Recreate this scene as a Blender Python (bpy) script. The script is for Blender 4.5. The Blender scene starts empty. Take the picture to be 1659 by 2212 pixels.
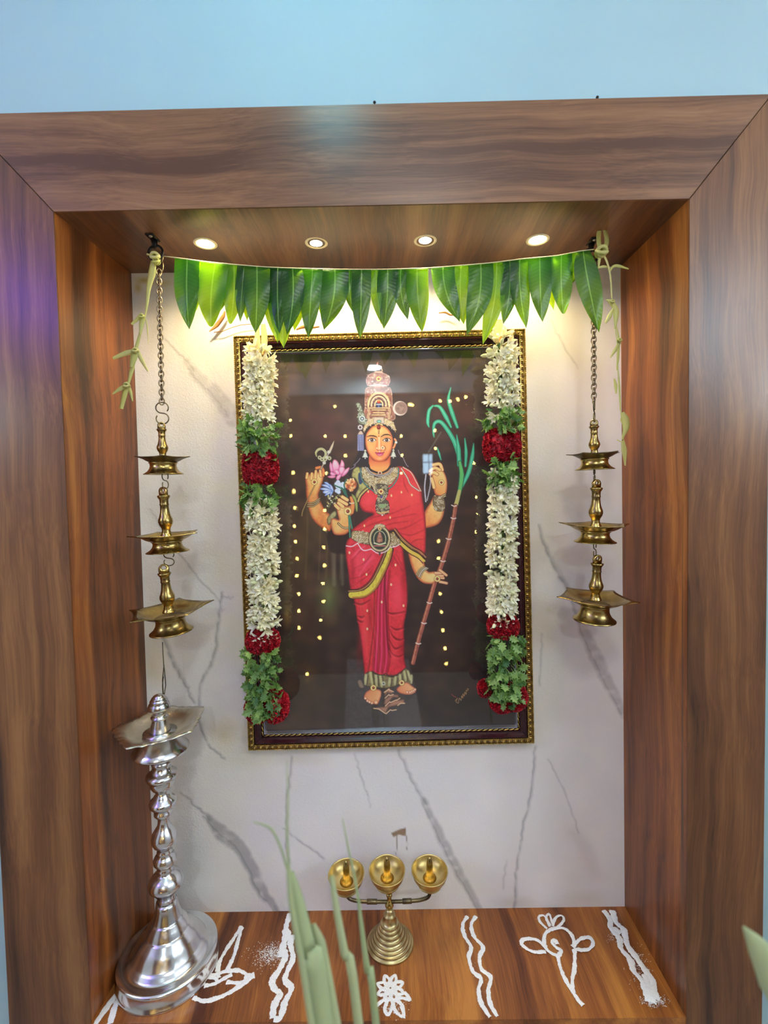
import bpy, bmesh, math, random
import numpy as np
from mathutils import Vector, Matrix

random.seed(7)
rng = np.random.default_rng(7)
C = bpy.context.scene.collection
scene = bpy.context.scene

# ------------------------------------------------------------------ camera
F_PX = 1022.35
CAM = np.array([0.01445, -0.76333, 0.88736])
ROT = (1.53262660, 0.0199396, 0.00542437)
cam_data = bpy.data.cameras.new('camera')
cam = bpy.data.objects.new('camera', cam_data)
C.objects.link(cam)
cam.location = CAM
cam.rotation_euler = ROT
cam_data.sensor_fit = 'HORIZONTAL'
cam_data.sensor_width = 36.0
cam_data.lens = F_PX / 1659 * 36.0
cam_data.clip_start = 0.01
cam_data.dof.use_dof = True
cam_data.dof.focus_distance = 0.93
cam_data.dof.aperture_fstop = 3.6
scene.camera = cam

# ------------------------------------------------------------------ world, view, lights
scene.view_settings.view_transform = 'Standard'
scene.view_settings.look = 'None'
scene.view_settings.exposure = 0.52
scene.view_settings.gamma = 1.0
scene.view_settings.use_curve_mapping = False
world = bpy.data.worlds.new('world')
scene.world = world
world.use_nodes = True
world.node_tree.nodes['Background'].inputs[0].default_value = (0.55, 0.65, 0.8, 1)
world.node_tree.nodes['Background'].inputs[1].default_value = 0.25

def add_light(name, kind, loc, power, color, size=0.1, rot=(0, 0, 0), spread=None, size_y=None, spot=None, blend=1.0):
    d = bpy.data.lights.new(name, kind)
    d.energy = power
    d.color = color
    if kind == 'AREA':
        d.shape = 'DISK' if size_y is None else 'RECTANGLE'
        d.size = size
        if size_y: d.size_y = size_y
        if spread: d.spread = spread
    elif kind == 'SPOT':
        d.shadow_soft_size = size
        d.spot_size = spot
        d.spot_blend = blend
    else:
        d.shadow_soft_size = size
    o = bpy.data.objects.new(name, d)
    C.objects.link(o)
    o.location = loc
    o.rotation_euler = rot
    return o

ROOM_X0, ROOM_X1, ROOM_Y0, ROOM_Z0, ROOM_Z1 = -1.8, 1.66, -3.1, -0.75, 1.95
add_light('ceiling_or_fill_light', 'POINT', (-0.10, -0.42, ROOM_Z1 - 0.10), 1.9, (0.25, 0.85, 1.0), 0.07)
add_light('ceiling_or_fill_light', 'AREA', (-0.075, -2.75, ROOM_Z1 - 0.03), 12.0, (0.70, 0.92, 1.0), 0.12)
add_light('ceiling_or_fill_light', 'POINT', (0.15, -1.08, ROOM_Z1 - 0.22), 8.0, (0.92, 0.95, 1.0), 0.08)  # added mid-room light, brightens the ceiling and the lower niche
add_light('window_daylight', 'AREA', (ROOM_X1 - 0.02, -1.62, 1.67), 8.0, (0.66, 0.84, 1.0), 0.46, (0, math.radians(90), 0), None, 0.66)
add_light('violet_lamp_light', 'POINT', (-1.60, -1.45, 1.78), 32.0, (0.12, 0.05, 1.0), 0.06)
DOWN = [(-0.302, 0.103), (-0.103, 0.107), (0.093, 0.106), (0.296, 0.110)]
NICHE_H = 1.3423
for (x, y) in DOWN:
    add_light('downlight_lamp', 'SPOT', (x, y, NICHE_H - 0.006), 2.7, (1.0, 0.80, 0.46), 0.014, (0, 0, 0), spot=math.radians(158), blend=0.7)

# ------------------------------------------------------------------ projection helpers (turn a measured point into a place in the room)
def _rot(a, b, c):
    ca, sa, cb, sb, cc, sc = math.cos(a), math.sin(a), math.cos(b), math.sin(b), math.cos(c), math.sin(c)
    Rx = np.array([[1, 0, 0], [0, ca, -sa], [0, sa, ca]])
    Ry = np.array([[cb, 0, sb], [0, 1, 0], [-sb, 0, cb]])
    Rz = np.array([[cc, -sc, 0], [sc, cc, 0], [0, 0, 1]])
    return Rz @ Ry @ Rx
RM = _rot(*ROT)
def ray(u, v):
    return RM @ np.array([(u - 829.5) / F_PX, -(v - 1106) / F_PX, -1.0])
def at(u, v, Y):
    d = ray(u, v); t = (Y - CAM[1]) / d[1]
    return Vector(CAM + t * d)
def atz(u, v, Z):
    d = ray(u, v); t = (Z - CAM[2]) / d[2]
    return Vector(CAM + t * d)
def mirror_at(u, v, yg, yw):
    d = ray(u, v); t = (yg - CAM[1]) / d[1]; h = CAM + t * d
    d = d * np.array([1, -1, 1]); t = (yw - h[1]) / d[1]
    return Vector(h + t * d)
def to_px(X, Y, Z):
    q = np.stack([X - CAM[0], Y - CAM[1], Z - CAM[2]], -1) @ RM
    return 829.5 + F_PX * q[..., 0] / -q[..., 2], 1106 - F_PX * q[..., 1] / -q[..., 2]

# ------------------------------------------------------------------ object helpers
def tag(o, label, cat, group=None):
    o['label'] = label; o['category'] = cat
    if group: o['group'] = group
    return o
def thing(name, label, cat, loc=(0, 0, 0), group=None):
    o = bpy.data.objects.new(name, None); C.objects.link(o)
    o.location = loc; o.empty_display_size = 0.02
    return tag(o, label, cat, group)
def link(name, me, m, parent=None, loc=None, rot=None, scale=None, smooth=None):
    """links a mesh given in world coordinates (or local ones when loc is given, in world space)"""
    if m is not None and (len(me.materials) == 0):
        me.materials.append(m)
    o = bpy.data.objects.new(name, me); C.objects.link(o)
    M = Matrix.Identity(4)
    if loc is not None:
        M = Matrix.Translation(Vector(loc))
    if rot is not None:
        M = M @ (rot.to_4x4() if isinstance(rot, Matrix) else Matrix(rot))
    if scale is not None:
        s = scale if hasattr(scale, '__len__') else (scale,) * 3
        M = M @ Matrix.Diagonal((*s, 1))
    if parent is not None:
        o.parent = parent
        M = Matrix.Translation(-wloc(parent)) @ M
    o.matrix_basis = M
    return o
def wloc(o):
    l = Vector(o.location)
    while o.parent:
        o = o.parent; l = l + Vector(o.location)
    return l
def struct(name, me, m):
    o = link(name, me, m); o['kind'] = 'structure'
    return o
def mesh(name, verts, faces, smooth=False, uvs=None):
    me = bpy.data.meshes.new(name)
    me.from_pydata([tuple(v) for v in verts], [], faces)
    if smooth:
        me.polygons.foreach_set('use_smooth', [True] * len(me.polygons))
    if uvs is not None:
        uv = me.uv_layers.new(name='UVMap')
        idx = np.zeros(len(me.loops), dtype=np.int32); me.loops.foreach_get('vertex_index', idx)
        uv.data.foreach_set('uv', np.array(uvs, dtype=np.float32)[idx].ravel())
    me.update()
    return me
class MB:
    def __init__(s): s.v = []; s.f = []; s.uv = []
    def add(s, vs, fs, uvs=None):
        n = len(s.v); s.v += [tuple(v) for v in vs]; s.f += [tuple(i + n for i in f) for f in fs]
        s.uv += list(uvs) if uvs is not None else [(0, 0)] * len(vs)
    def merge(s, o, M=None):
        vs = [M @ Vector(v) for v in o.v] if M is not None else o.v
        s.add(vs, o.f, o.uv)
    def build(s, name, smooth=False):
        return mesh(name, s.v, s.f, smooth, s.uv)
    def box(s, a, b):
        x0, y0, z0 = a; x1, y1, z1 = b
        s.add([(x0, y0, z0), (x1, y0, z0), (x1, y1, z0), (x0, y1, z0), (x0, y0, z1), (x1, y0, z1), (x1, y1, z1), (x0, y1, z1)],
              [(0, 3, 2, 1), (4, 5, 6, 7), (0, 1, 5, 4), (1, 2, 6, 5), (2, 3, 7, 6), (3, 0, 4, 7)])
        return s
    def tube(s, pts, r, n=8, closed=False, caps=True):
        pts = [Vector(p) for p in pts]; N = len(pts)
        rs = r if hasattr(r, '__len__') else [r] * N
        up = None; vs = []
        for i, p in enumerate(pts):
            a = pts[(i - 1) % N] if (closed or i > 0) else p
            b = pts[(i + 1) % N] if (closed or i < N - 1) else p
            t = (b - a).normalized()
            if up is None:
                up = t.orthogonal().normalized()
            else:
                up = (up - t * up.dot(t))
                up = up.normalized() if up.length > 1e-6 else t.orthogonal().normalized()
            w = t.cross(up)
            for k in range(n):
                an = 2 * math.pi * k / n
                vs.append(p + (up * math.cos(an) + w * math.sin(an)) * rs[i])
        fs = []
        for i in range(N if closed else N - 1):
            j = (i + 1) % N
            for k in range(n):
                fs.append((i * n + k, i * n + (k + 1) % n, j * n + (k + 1) % n, j * n + k))
        if caps and not closed:
            fs.append(tuple(range(n))[::-1]); fs.append(tuple((N - 1) * n + k for k in range(n)))
        s.add(vs, fs)
        return s
    def lathe(s, prof, n=48, o=(0, 0, 0)):
        vs = []; fs = []
        for (r, z) in prof:
            for k in range(n):
                a = 2 * math.pi * k / n
                vs.append((o[0] + r * math.cos(a), o[1] + r * math.sin(a), o[2] + z))
        for i in range(len(prof) - 1):
            for k in range(n):
                k2 = (k + 1) % n
                fs.append((i * n + k, i * n + k2, (i + 1) * n + k2, (i + 1) * n + k))
        if prof[0][0] > 1e-5: fs.append(tuple(range(n))[::-1])
        if prof[-1][0] > 1e-5: fs.append(tuple((len(prof) - 1) * n + k for k in range(n)))
        s.add(vs, fs)
        return s
def spline(pts, per=8, closed=False):
    P = [np.array(p, float) for p in pts]; N = len(P); out = []
    rngi = range(N) if closed else range(N - 1)
    for i in rngi:
        p0 = P[(i - 1) % N] if (closed or i > 0) else 2 * P[0] - P[1]
        p1 = P[i]; p2 = P[(i + 1) % N]
        p3 = P[(i + 2) % N] if (closed or i < N - 2) else 2 * P[-1] - P[-2]
        for k in range(per):
            t = k / per
            out.append(0.5 * ((2 * p1) + (-p0 + p2) * t + (2 * p0 - 5 * p1 + 4 * p2 - p3) * t * t + (-p0 + 3 * p1 - 3 * p2 + p3) * t ** 3))
    if not closed: out.append(P[-1])
    return out
def smooth_prof(prof, per=4):
    """keeps corners written as ('c', r, z) hard"""
    return [tuple(p) for p in spline(prof, per)]

# ------------------------------------------------------------------ materials
def lin(c):
    c = np.asarray(c, float)
    return np.where(c <= 0.04045, c / 12.92, ((c + 0.055) / 1.055) ** 2.4)
def rgb(r, g, b):
    return tuple(lin(np.array([r, g, b]) / 255.0)) + (1.0,)
MATS = {}
def mat(name):
    m = bpy.data.materials.new(name); m.use_nodes = True
    MATS[name] = m
    nt = m.node_tree
    return m, nt, nt.nodes['Principled BSDF']
def simple(name, col, rough=0.5, metal=0.0, noise=0.0, nscale=30, bump=0.0, spec=0.5):
    m, nt, p = mat(name)
    p.inputs['Roughness'].default_value = rough
    p.inputs['Metallic'].default_value = metal
    p.inputs['Specular IOR Level'].default_value = spec
    p.inputs['Base Color'].default_value = col
    if noise or bump:
        tc = nt.nodes.new('ShaderNodeTexCoord'); n = nt.nodes.new('ShaderNodeTexNoise')
        n.inputs['Scale'].default_value = nscale; n.inputs['Detail'].default_value = 4
        nt.links.new(tc.outputs['Object'], n.inputs['Vector'])
        if noise:
            r = nt.nodes.new('ShaderNodeValToRGB')
            r.color_ramp.elements[0].position = 0.3; r.color_ramp.elements[1].position = 0.7
            r.color_ramp.elements[0].color = tuple(c * (1 - noise) for c in col[:3]) + (1,)
            r.color_ramp.elements[1].color = tuple(min(1, c * (1 + noise)) for c in col[:3]) + (1,)
            nt.links.new(n.outputs['Fac'], r.inputs['Fac']); nt.links.new(r.outputs['Color'], p.inputs['Base Color'])
        if bump:
            b = nt.nodes.new('ShaderNodeBump'); b.inputs['Strength'].default_value = bump; b.inputs['Distance'].default_value = 0.002
            nt.links.new(n.outputs['Fac'], b.inputs['Height']); nt.links.new(b.outputs['Normal'], p.inputs['Normal'])
    return m
def emit(name, col, strength, sampled=True):
    m, nt, p = mat(name)
    p.inputs['Base Color'].default_value = (0, 0, 0, 1)
    p.inputs['Emission Color'].default_value = col
    p.inputs['Emission Strength'].default_value = strength
    if not sampled:
        m.cycles.emission_sampling = 'NONE'
    return m
def wood(name, axis, c_dark, c_mid, c_light, rough=0.36, seed=0.0, fine=1.0):
    """laminate with a printed grain that runs along AXIS (0 x, 1 y, 2 z)"""
    m, nt, p = mat(name)
    N = nt.nodes; L = nt.links
    tc = N.new('ShaderNodeTexCoord')
    wn = N.new('ShaderNodeTexNoise'); wn.inputs['Scale'].default_value = 3.2; wn.inputs['Detail'].default_value = 2
    L.new(tc.outputs['Object'], wn.inputs['Vector'])
    wv = N.new('ShaderNodeVectorMath'); wv.operation = 'MULTIPLY_ADD'
    L.new(wn.outputs['Color'], wv.inputs[0]); wv.inputs[1].default_value = (0.05, 0.05, 0.05); L.new(tc.outputs['Object'], wv.inputs[2])
    def stretched(across, along, det, dist=0.0, off=0.0):
        mp = N.new('ShaderNodeMapping')
        sc = [across] * 3; sc[axis] = along
        mp.inputs['Scale'].default_value = sc
        mp.inputs['Location'].default_value = (seed + off, seed * 1.7 + off, seed * 0.6 + off)
        L.new(wv.outputs[0], mp.inputs['Vector'])
        n = N.new('ShaderNodeTexNoise'); n.inputs['Scale'].default_value = 1.0
        n.inputs['Detail'].default_value = det; n.inputs['Distortion'].default_value = dist
        n.inputs['Roughness'].default_value = 0.6
        L.new(mp.outputs['Vector'], n.inputs['Vector'])
        return n.outputs['Fac']
    big = stretched(15, 0.8, 2.0, 0.6)
    midn = stretched(60, 1.8, 3.0, 0.4, 4.0)
    fin = stretched(420, 7.0, 3.0, 0.0, 9.0)
    def mad(a, k, c):
        x = N.new('ShaderNodeMath'); x.operation = 'MULTIPLY_ADD'
        L.new(a, x.inputs[0]); x.inputs[1].default_value = k
        if isinstance(c, (int, float)): x.inputs[2].default_value = c
        else: L.new(c, x.inputs[2])
        return x.outputs[0]
    s = mad(big, 1.0, mad(midn, 0.55, mad(fin, 0.42 * fine, -0.50)))
    r = N.new('ShaderNodeValToRGB'); e = r.color_ramp.elements
    e[0].position = 0.26; e[0].color = c_dark
    e[1].position = 0.80; e[1].color = c_light
    x = e.new(0.42); x.color = tuple(0.45 * a + 0.55 * b for a, b in zip(c_dark, c_mid))
    x = e.new(0.55); x.color = c_mid
    L.new(s, r.inputs['Fac']); L.new(r.outputs['Color'], p.inputs['Base Color'])
    p.inputs['Roughness'].default_value = rough
    b = N.new('ShaderNodeBump'); b.inputs['Strength'].default_value = 0.12; b.inputs['Distance'].default_value = 0.0006
    L.new(fin, b.inputs['Height']); L.new(b.outputs['Normal'], p.inputs['Normal'])
    return m
W_D, W_M, W_L = rgb(62, 38, 26), rgb(112, 72, 44), rgb(144, 100, 60)
m_wood_h = wood('laminate_grain_across', 0, rgb(86, 54, 38), rgb(130, 90, 62), rgb(156, 116, 80), 0.30, 3.1)
m_wood_v = wood('laminate_grain_upright', 2, W_D, W_M, W_L, 0.29, 1.3)
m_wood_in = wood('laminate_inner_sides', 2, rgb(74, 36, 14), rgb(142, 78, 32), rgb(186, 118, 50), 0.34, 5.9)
m_wood_y = wood('laminate_soffit', 1, rgb(66, 38, 24), rgb(116, 72, 42), rgb(146, 98, 60), 0.34, 7.7)
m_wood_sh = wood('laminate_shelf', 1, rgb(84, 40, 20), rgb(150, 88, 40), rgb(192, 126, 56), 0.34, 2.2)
m_wall = simple('white_wall_paint', rgb(158, 187, 196), 0.6, 0, 0.02, 6, 0.05)
m_room = simple('room_wall_paint', rgb(216, 213, 208), 0.8)
m_ceil = simple('ceiling_paint', rgb(225, 225, 225), 0.8)
m_floor = simple('floor_tile', rgb(168, 158, 146), 0.4)

def brass(name, c0, c1, rough, nscale=25):
    m, nt, p = mat(name)
    N = nt.nodes; L = nt.links
    tc = N.new('ShaderNodeTexCoord'); n = N.new('ShaderNodeTexNoise'); n.inputs['Scale'].default_value = nscale; n.inputs['Detail'].default_value = 5
    L.new(tc.outputs['Object'], n.inputs['Vector'])
    r = N.new('ShaderNodeValToRGB'); r.color_ramp.elements[0].position = 0.35; r.color_ramp.elements[1].position = 0.65
    r.color_ramp.elements[0].color = c0; r.color_ramp.elements[1].color = c1
    L.new(n.outputs['Fac'], r.inputs['Fac']); L.new(r.outputs['Color'], p.inputs['Base Color'])
    mr = N.new('ShaderNodeMapRange'); mr.inputs['To Min'].default_value = rough * 1.4; mr.inputs['To Max'].default_value = rough * 0.7
    L.new(n.outputs['Fac'], mr.inputs['Value']); L.new(mr.outputs['Result'], p.inputs['Roughness'])
    p.inputs['Metallic'].default_value = 1.0
    return m
m_brass = brass('aged_brass', rgb(132, 112, 72), rgb(206, 178, 106), 0.24)
m_brass_cup = brass('polished_brass', rgb(192, 166, 104), rgb(228, 206, 144), 0.36)
m_brass_dark = brass('dull_brass', rgb(74, 68, 54), rgb(142, 128, 94), 0.36)
m_silver = brass('silver_plate', rgb(204, 204, 206), rgb(244, 244, 246), 0.17, 14)
m_silver_dull = brass('tarnished_silver', rgb(214, 206, 188), rgb(244, 238, 224), 0.28, 30)
m_chain = brass('chain_metal', rgb(100, 90, 74), rgb(168, 150, 120), 0.34)
m_black = simple('black_iron', rgb(28, 24, 24), 0.4, 0.6)
m_screw = simple('screw_metal', rgb(190, 180, 165), 0.35, 1.0)
m_white_pl = simple('white_fitting', rgb(240, 225, 190), 0.5)
m_lens = emit('downlight_glow', (1.0, 0.86, 0.55, 1), 26, False)
m_chalk = simple('rice_flour_powder', rgb(244, 242, 240), 0.95, 0, 0.06, 400, 0.5)

# ------------------------------------------------------------------ painter: colours a grid of points in flat print
class Painter:
    def __init__(s, x0, x1, z0, z1, Y, step):
        s.nx = int(round((x1 - x0) / step)) + 1; s.nz = int(round((z1 - z0) / step)) + 1
        s.xs = np.linspace(x0, x1, s.nx); s.zs = np.linspace(z1, z0, s.nz)
        X, Z = np.meshgrid(s.xs, s.zs)
        s.U, s.V = to_px(X, np.full_like(X, Y), Z)
        s.Y = Y
        s.C = np.zeros((s.nz, s.nx, 3))
        s.n1 = s.noise(24); s.n2 = s.noise(90); s.n3 = s.noise(4); s.n4 = s.noise(9)
    def noise(s, cell):
        gy, gx = s.nz // cell + 3, s.nx // cell + 3
        g = rng.random((gy, gx)); yy = np.arange(s.nz) / cell; xx = np.arange(s.nx) / cell
        iy = yy.astype(int); ix = xx.astype(int); fy = (yy - iy)[:, None]; fx = (xx - ix)[None, :]
        fy = fy * fy * (3 - 2 * fy); fx = fx * fx * (3 - 2 * fx)
        a = g[np.ix_(iy, ix)]; b = g[np.ix_(iy, ix + 1)]; c = g[np.ix_(iy + 1, ix)]; d = g[np.ix_(iy + 1, ix + 1)]
        return (a * (1 - fx) + b * fx) * (1 - fy) + (c * (1 - fx) + d * fx) * fy
    def box(s, P, m):
        u0, v0 = P.min(0) - m; u1, v1 = P.max(0) + m
        pts = [at(u, v, s.Y) for u in (u0, u1) for v in (v0, v1)]
        xa = min(p.x for p in pts); xb = max(p.x for p in pts); za = min(p.z for p in pts); zb = max(p.z for p in pts)
        i0 = max(0, int(np.searchsorted(s.xs, xa)) - 1); i1 = min(s.nx, int(np.searchsorted(s.xs, xb)) + 2)
        j0 = max(0, int(np.searchsorted(-s.zs, -zb)) - 1); j1 = min(s.nz, int(np.searchsorted(-s.zs, -za)) + 2)
        return slice(j0, j1), slice(i0, i1)
    def segd(s, U, V, A, B, wa=None, wb=None):
        best = np.full(U.shape, 1e9); tt = np.zeros(U.shape)
        for k in range(len(A)):
            ax, ay = A[k]; bx, by = B[k]; dx, dy = bx - ax, by - ay; l2 = dx * dx + dy * dy + 1e-9
            t = np.clip(((U - ax) * dx + (V - ay) * dy) / l2, 0, 1)
            d = np.hypot(U - ax - t * dx, V - ay - t * dy)
            if wa is not None: d = d - (wa[k] + (wb[k] - wa[k]) * t)
            m = d < best; best[m] = d[m]; tt[m] = k + t[m]
        return best, tt / max(1, len(A))
    def put(s, sl, a, col):
        a = np.clip(a, 0, 1)[..., None]
        col = np.asarray(col, float)
        s.C[sl] = s.C[sl] * (1 - a) + col / 255.0 * a
    def fill(s, pts, col, sm=True, soft=0.8, alpha=1.0, rim=None, rimw=6, tex=0.0, grad=None):
        """closed outline; rim darkens or lightens towards the outline; grad = (colour2, (u0, v0), (u1, v1))"""
        P = np.array(spline(pts, 6, True) if sm and len(pts) > 2 else pts, float)
        sl = s.box(P, 3)
        U, V = s.U[sl], s.V[sl]
        if U.size == 0: return
        A = P; B = np.roll(P, -1, 0)
        d, _ = s.segd(U, V, A, B)
        ins = np.zeros(U.shape, bool)
        for k in range(len(A)):
            (ax, ay), (bx, by) = A[k], B[k]
            if ay == by: continue
            c = ((ay > V) != (by > V)) & (U < (bx - ax) * (V - ay) / (by - ay) + ax)
            ins ^= c
        sd = np.where(ins, d, -d)
        a = np.clip(sd / soft + 0.5, 0, 1) * alpha
        colr = np.broadcast_to(np.array(col, float), U.shape + (3,)).copy()
        if grad is not None:
            c2, g0, g1 = grad; g0 = np.array(g0, float); g1 = np.array(g1, float); gd = g1 - g0
            t = np.clip(((U - g0[0]) * gd[0] + (V - g0[1]) * gd[1]) / (gd @ gd), 0, 1)[..., None]
            colr = colr * (1 - t) + np.array(c2, float) * t
        if rim is not None:
            t = np.clip(1 - sd / rimw, 0, 1)[..., None] ** 1.5
            colr = colr * (1 - t) + np.array(rim, float) * t
        if tex:
            colr = colr * (1 + tex * (s.n3[sl] - 0.5 + 0.7 * (s.n4[sl] - 0.5)))[..., None]
        s.put(sl, a, colr)
    def stroke(s, pts, w, col, alpha=1.0, sm=True, soft=0.8, w2=None, tex=0.0):
        P = np.array(spline(pts, 6) if sm and len(pts) > 2 else pts, float)
        W = np.interp(np.linspace(0, 1, len(P)), np.linspace(0, 1, len(w)) if hasattr(w, '__len__') else [0, 1], w if hasattr(w, '__len__') else [w, w if w2 is None else w2]) / 2
        sl = s.box(P, W.max() + soft + 2)
        U, V = s.U[sl], s.V[sl]
        if U.size == 0: return
        d, t = s.segd(U, V, P[:-1], P[1:], W[:-1], W[1:])
        a = np.clip(0.5 - d / soft, 0, 1) * alpha
        if tex: a = a * np.clip(1 - tex + tex * 2 * s.n3[sl], 0, 1)
        s.put(sl, a, col)
    def dot(s, u, v, r, col, alpha=1.0, soft=0.8, ry=None):
        ry = ry or r
        P = np.array([[u - r, v - ry], [u + r, v + ry]], float)
        sl = s.box(P, soft + 2)
        U, V = s.U[sl], s.V[sl]
        if U.size == 0: return
        q = np.hypot((U - u) / r, (V - v) / ry)
        a = np.clip((1 - q) * min(r, ry) / soft + 0.5, 0, 1) * alpha
        s.put(sl, a, col)
    def glow(s, u, v, r, col, alpha=0.5, ry=None):
        ry = ry or r
        P = np.array([[u - r, v - ry], [u + r, v + ry]], float)
        sl = s.box(P, 3)
        q = np.hypot((s.U[sl] - u) / r, (s.V[sl] - v) / ry)
        s.put(sl, np.clip(1 - q, 0, 1) ** 1.2 * alpha * 1.0, col)
    def beads(s, pts, gap, r, col, dark=None, closed=False):
        P = np.array(spline(pts, 8, closed) if len(pts) > 2 else pts, float)
        L = np.r_[0, np.cumsum(np.hypot(*np.diff(P, axis=0).T))]
        for q in np.arange(0, L[-1], gap):
            u = np.interp(q, L, P[:, 0]); v = np.interp(q, L, P[:, 1])
            if dark is not None: s.dot(u, v, r + 0.7, dark)
            s.dot(u, v, r, col)
    def filigree(s, pts, base, dark, light, n, r=2.2):
        """ornate metalwork: a base shape filled with small scrolls"""
        s.fill(pts, base, rim=dark, rimw=2.5)
        P = np.array(pts, float); u0, v0 = P.min(0); u1, v1 = P.max(0)
        from_poly = P
        cnt = 0; tries = 0
        while cnt < n and tries < n * 12:
            tries += 1
            u = rng.uniform(u0, u1); v = rng.uniform(v0, v1)
            ins = False
            for k in range(len(P)):
                (ax, ay), (bx, by) = P[k], P[(k + 1) % len(P)]
                if (ay > v) != (by > v) and u < (bx - ax) * (v - ay) / (by - ay) + ax: ins = not ins
            if not ins: continue
            a = rng.uniform(0, 6.3); q = rng.uniform(2.2, 4.6)
            arc = [(u + r * math.cos(a + t), v + r * math.sin(a + t)) for t in np.linspace(0, q, 5)]
            s.stroke([(x + 0.6, y + 0.6) for x, y in arc], 1.1, dark, 0.8, soft=0.7)
            s.stroke(arc, 1.1, light, 0.95, soft=0.7)
            cnt += 1
    def mesh(s, name):
        X, Z = np.meshgrid(s.xs, s.zs)
        v = np.stack([X, np.full_like(X, s.Y), Z], -1).reshape(-1, 3).astype(np.float32)
        j, i = np.meshgrid(np.arange(s.nz - 1), np.arange(s.nx - 1), indexing='ij')
        a = (j * s.nx + i).ravel()
        f = np.stack([a, a + s.nx, a + s.nx + 1, a + 1], -1).astype(np.int32)
        me = bpy.data.meshes.new(name)
        me.vertices.add(len(v)); me.vertices.foreach_set('co', v.ravel())
        me.loops.add(f.size); me.loops.foreach_set('vertex_index', f.ravel())
        me.polygons.add(len(f)); me.polygons.foreach_set('loop_start', np.arange(0, f.size, 4, dtype=np.int32))
        me.update(calc_edges=True)
        at_ = me.color_attributes.new('print', 'FLOAT_COLOR', 'POINT')
        c = np.ones((len(v), 4), np.float32); c[:, :3] = lin(np.clip(s.C, 0, 1)).reshape(-1, 3)
        at_.data.foreach_set('color', c.ravel())
        return me
def print_mat(name, rough, bump=0.0, coat=0.0, bscale=220):
    m, nt, p = mat(name)
    a = nt.nodes.new('ShaderNodeVertexColor'); a.layer_name = 'print'
    nt.links.new(a.outputs['Color'], p.inputs['Base Color'])
    p.inputs['Roughness'].default_value = rough
    if bump:
        tc = nt.nodes.new('ShaderNodeTexCoord'); n = nt.nodes.new('ShaderNodeTexNoise'); n.inputs['Scale'].default_value = bscale
        n.inputs['Distortion'].default_value = 1.0
        b = nt.nodes.new('ShaderNodeBump'); b.inputs['Strength'].default_value = bump; b.inputs['Distance'].default_value = 0.001
        nt.links.new(tc.outputs['Object'], n.inputs['Vector'])
        nt.links.new(n.outputs['Fac'], b.inputs['Height']); nt.links.new(b.outputs['Normal'], p.inputs['Normal'])
    return m

# ------------------------------------------------------------------ the niche
D = 0.21494
FLT, FRT, FRB, FLB = at(115, 457, 0), at(1490, 429, 0), at(1483, 2199, 0), at(196, 2213, 0)
BLT, BRT, BLB, BRB = at(283, 590, D), at(1341, 575, D), at(334, 1972, D), at(1350, 1958, D)
def slab(name, quad, off, m):
    quad = [Vector(p) - Vector(off).normalized() * 0.0004 for p in quad]
    return _slab(name, quad, off, m)
def _slab(name, quad, off, m):
    """a board whose visible face is QUAD and whose back is shifted by OFF"""
    q = [Vector(p) for p in quad]; b = [p + Vector(off) for p in q]
    me = mesh(name, q + b, [(0, 1, 2, 3), (7, 6, 5, 4), (0, 4, 5, 1), (1, 5, 6, 2), (2, 6, 7, 3), (3, 7, 4, 0)])
    bm = bmesh.new(); bm.from_mesh(me); bmesh.ops.recalc_face_normals(bm, faces=bm.faces); bm.to_mesh(me); bm.free()
    return struct(name, me, m)
def along(a, b, y):
    return a + (b - a) * ((y - a.y) / (b.y - a.y))
YB = 0.0018
gLT, gRT, gRB, gLB = along(FLT, BLT, YB), along(FRT, BRT, YB), along(FRB, BRB, YB), along(FLB, BLB, YB)
def soffit_z(x, y):
    s_ = (x + .5); t_ = y / D
    return (FLT.z * (1 - s_) + FRT.z * s_) * (1 - t_) + (BLT.z * (1 - s_) + BRT.z * s_) * t_
slab('wall_niche_left', [gLT, gLB + Vector((0, 0, -0.02)), BLB + Vector((0, 0.0, -0.02)), BLT], (-0.018, 0, 0), m_wood_in)
slab('wall_niche_right', [gRT, gRB + Vector((0, 0, -0.02)), BRB + Vector((0, 0.0, -0.02)), BRT], (0.018, 0, 0), m_wood_in)
slab('ceiling_niche', [gLT, BLT, BRT, gRT], (0, 0, 0.018), m_wood_y)

# wall at the back of the niche: marble-look sheet with grey veins
wp = Painter(-0.53, 0.545, -0.03, 1.37, D, 0.0026)
wp.C[:] = np.array([236, 231, 226]) / 255
wp.C *= (1 + 0.035 * (wp.n2 - 0.5) + 0.03 * (wp.n1 - 0.5))[..., None]
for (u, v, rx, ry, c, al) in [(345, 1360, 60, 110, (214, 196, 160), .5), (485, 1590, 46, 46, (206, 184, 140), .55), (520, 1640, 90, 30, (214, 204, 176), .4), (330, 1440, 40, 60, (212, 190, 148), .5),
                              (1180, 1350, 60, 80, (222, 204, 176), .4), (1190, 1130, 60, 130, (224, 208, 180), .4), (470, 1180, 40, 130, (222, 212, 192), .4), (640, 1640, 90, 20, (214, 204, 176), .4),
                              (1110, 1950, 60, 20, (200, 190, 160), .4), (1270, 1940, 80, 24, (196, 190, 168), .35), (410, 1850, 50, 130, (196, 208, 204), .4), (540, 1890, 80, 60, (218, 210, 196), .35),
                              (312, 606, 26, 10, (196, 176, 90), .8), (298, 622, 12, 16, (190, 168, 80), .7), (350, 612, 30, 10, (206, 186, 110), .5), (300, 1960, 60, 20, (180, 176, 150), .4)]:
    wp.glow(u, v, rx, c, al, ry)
VE = (128, 126, 126)
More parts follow.
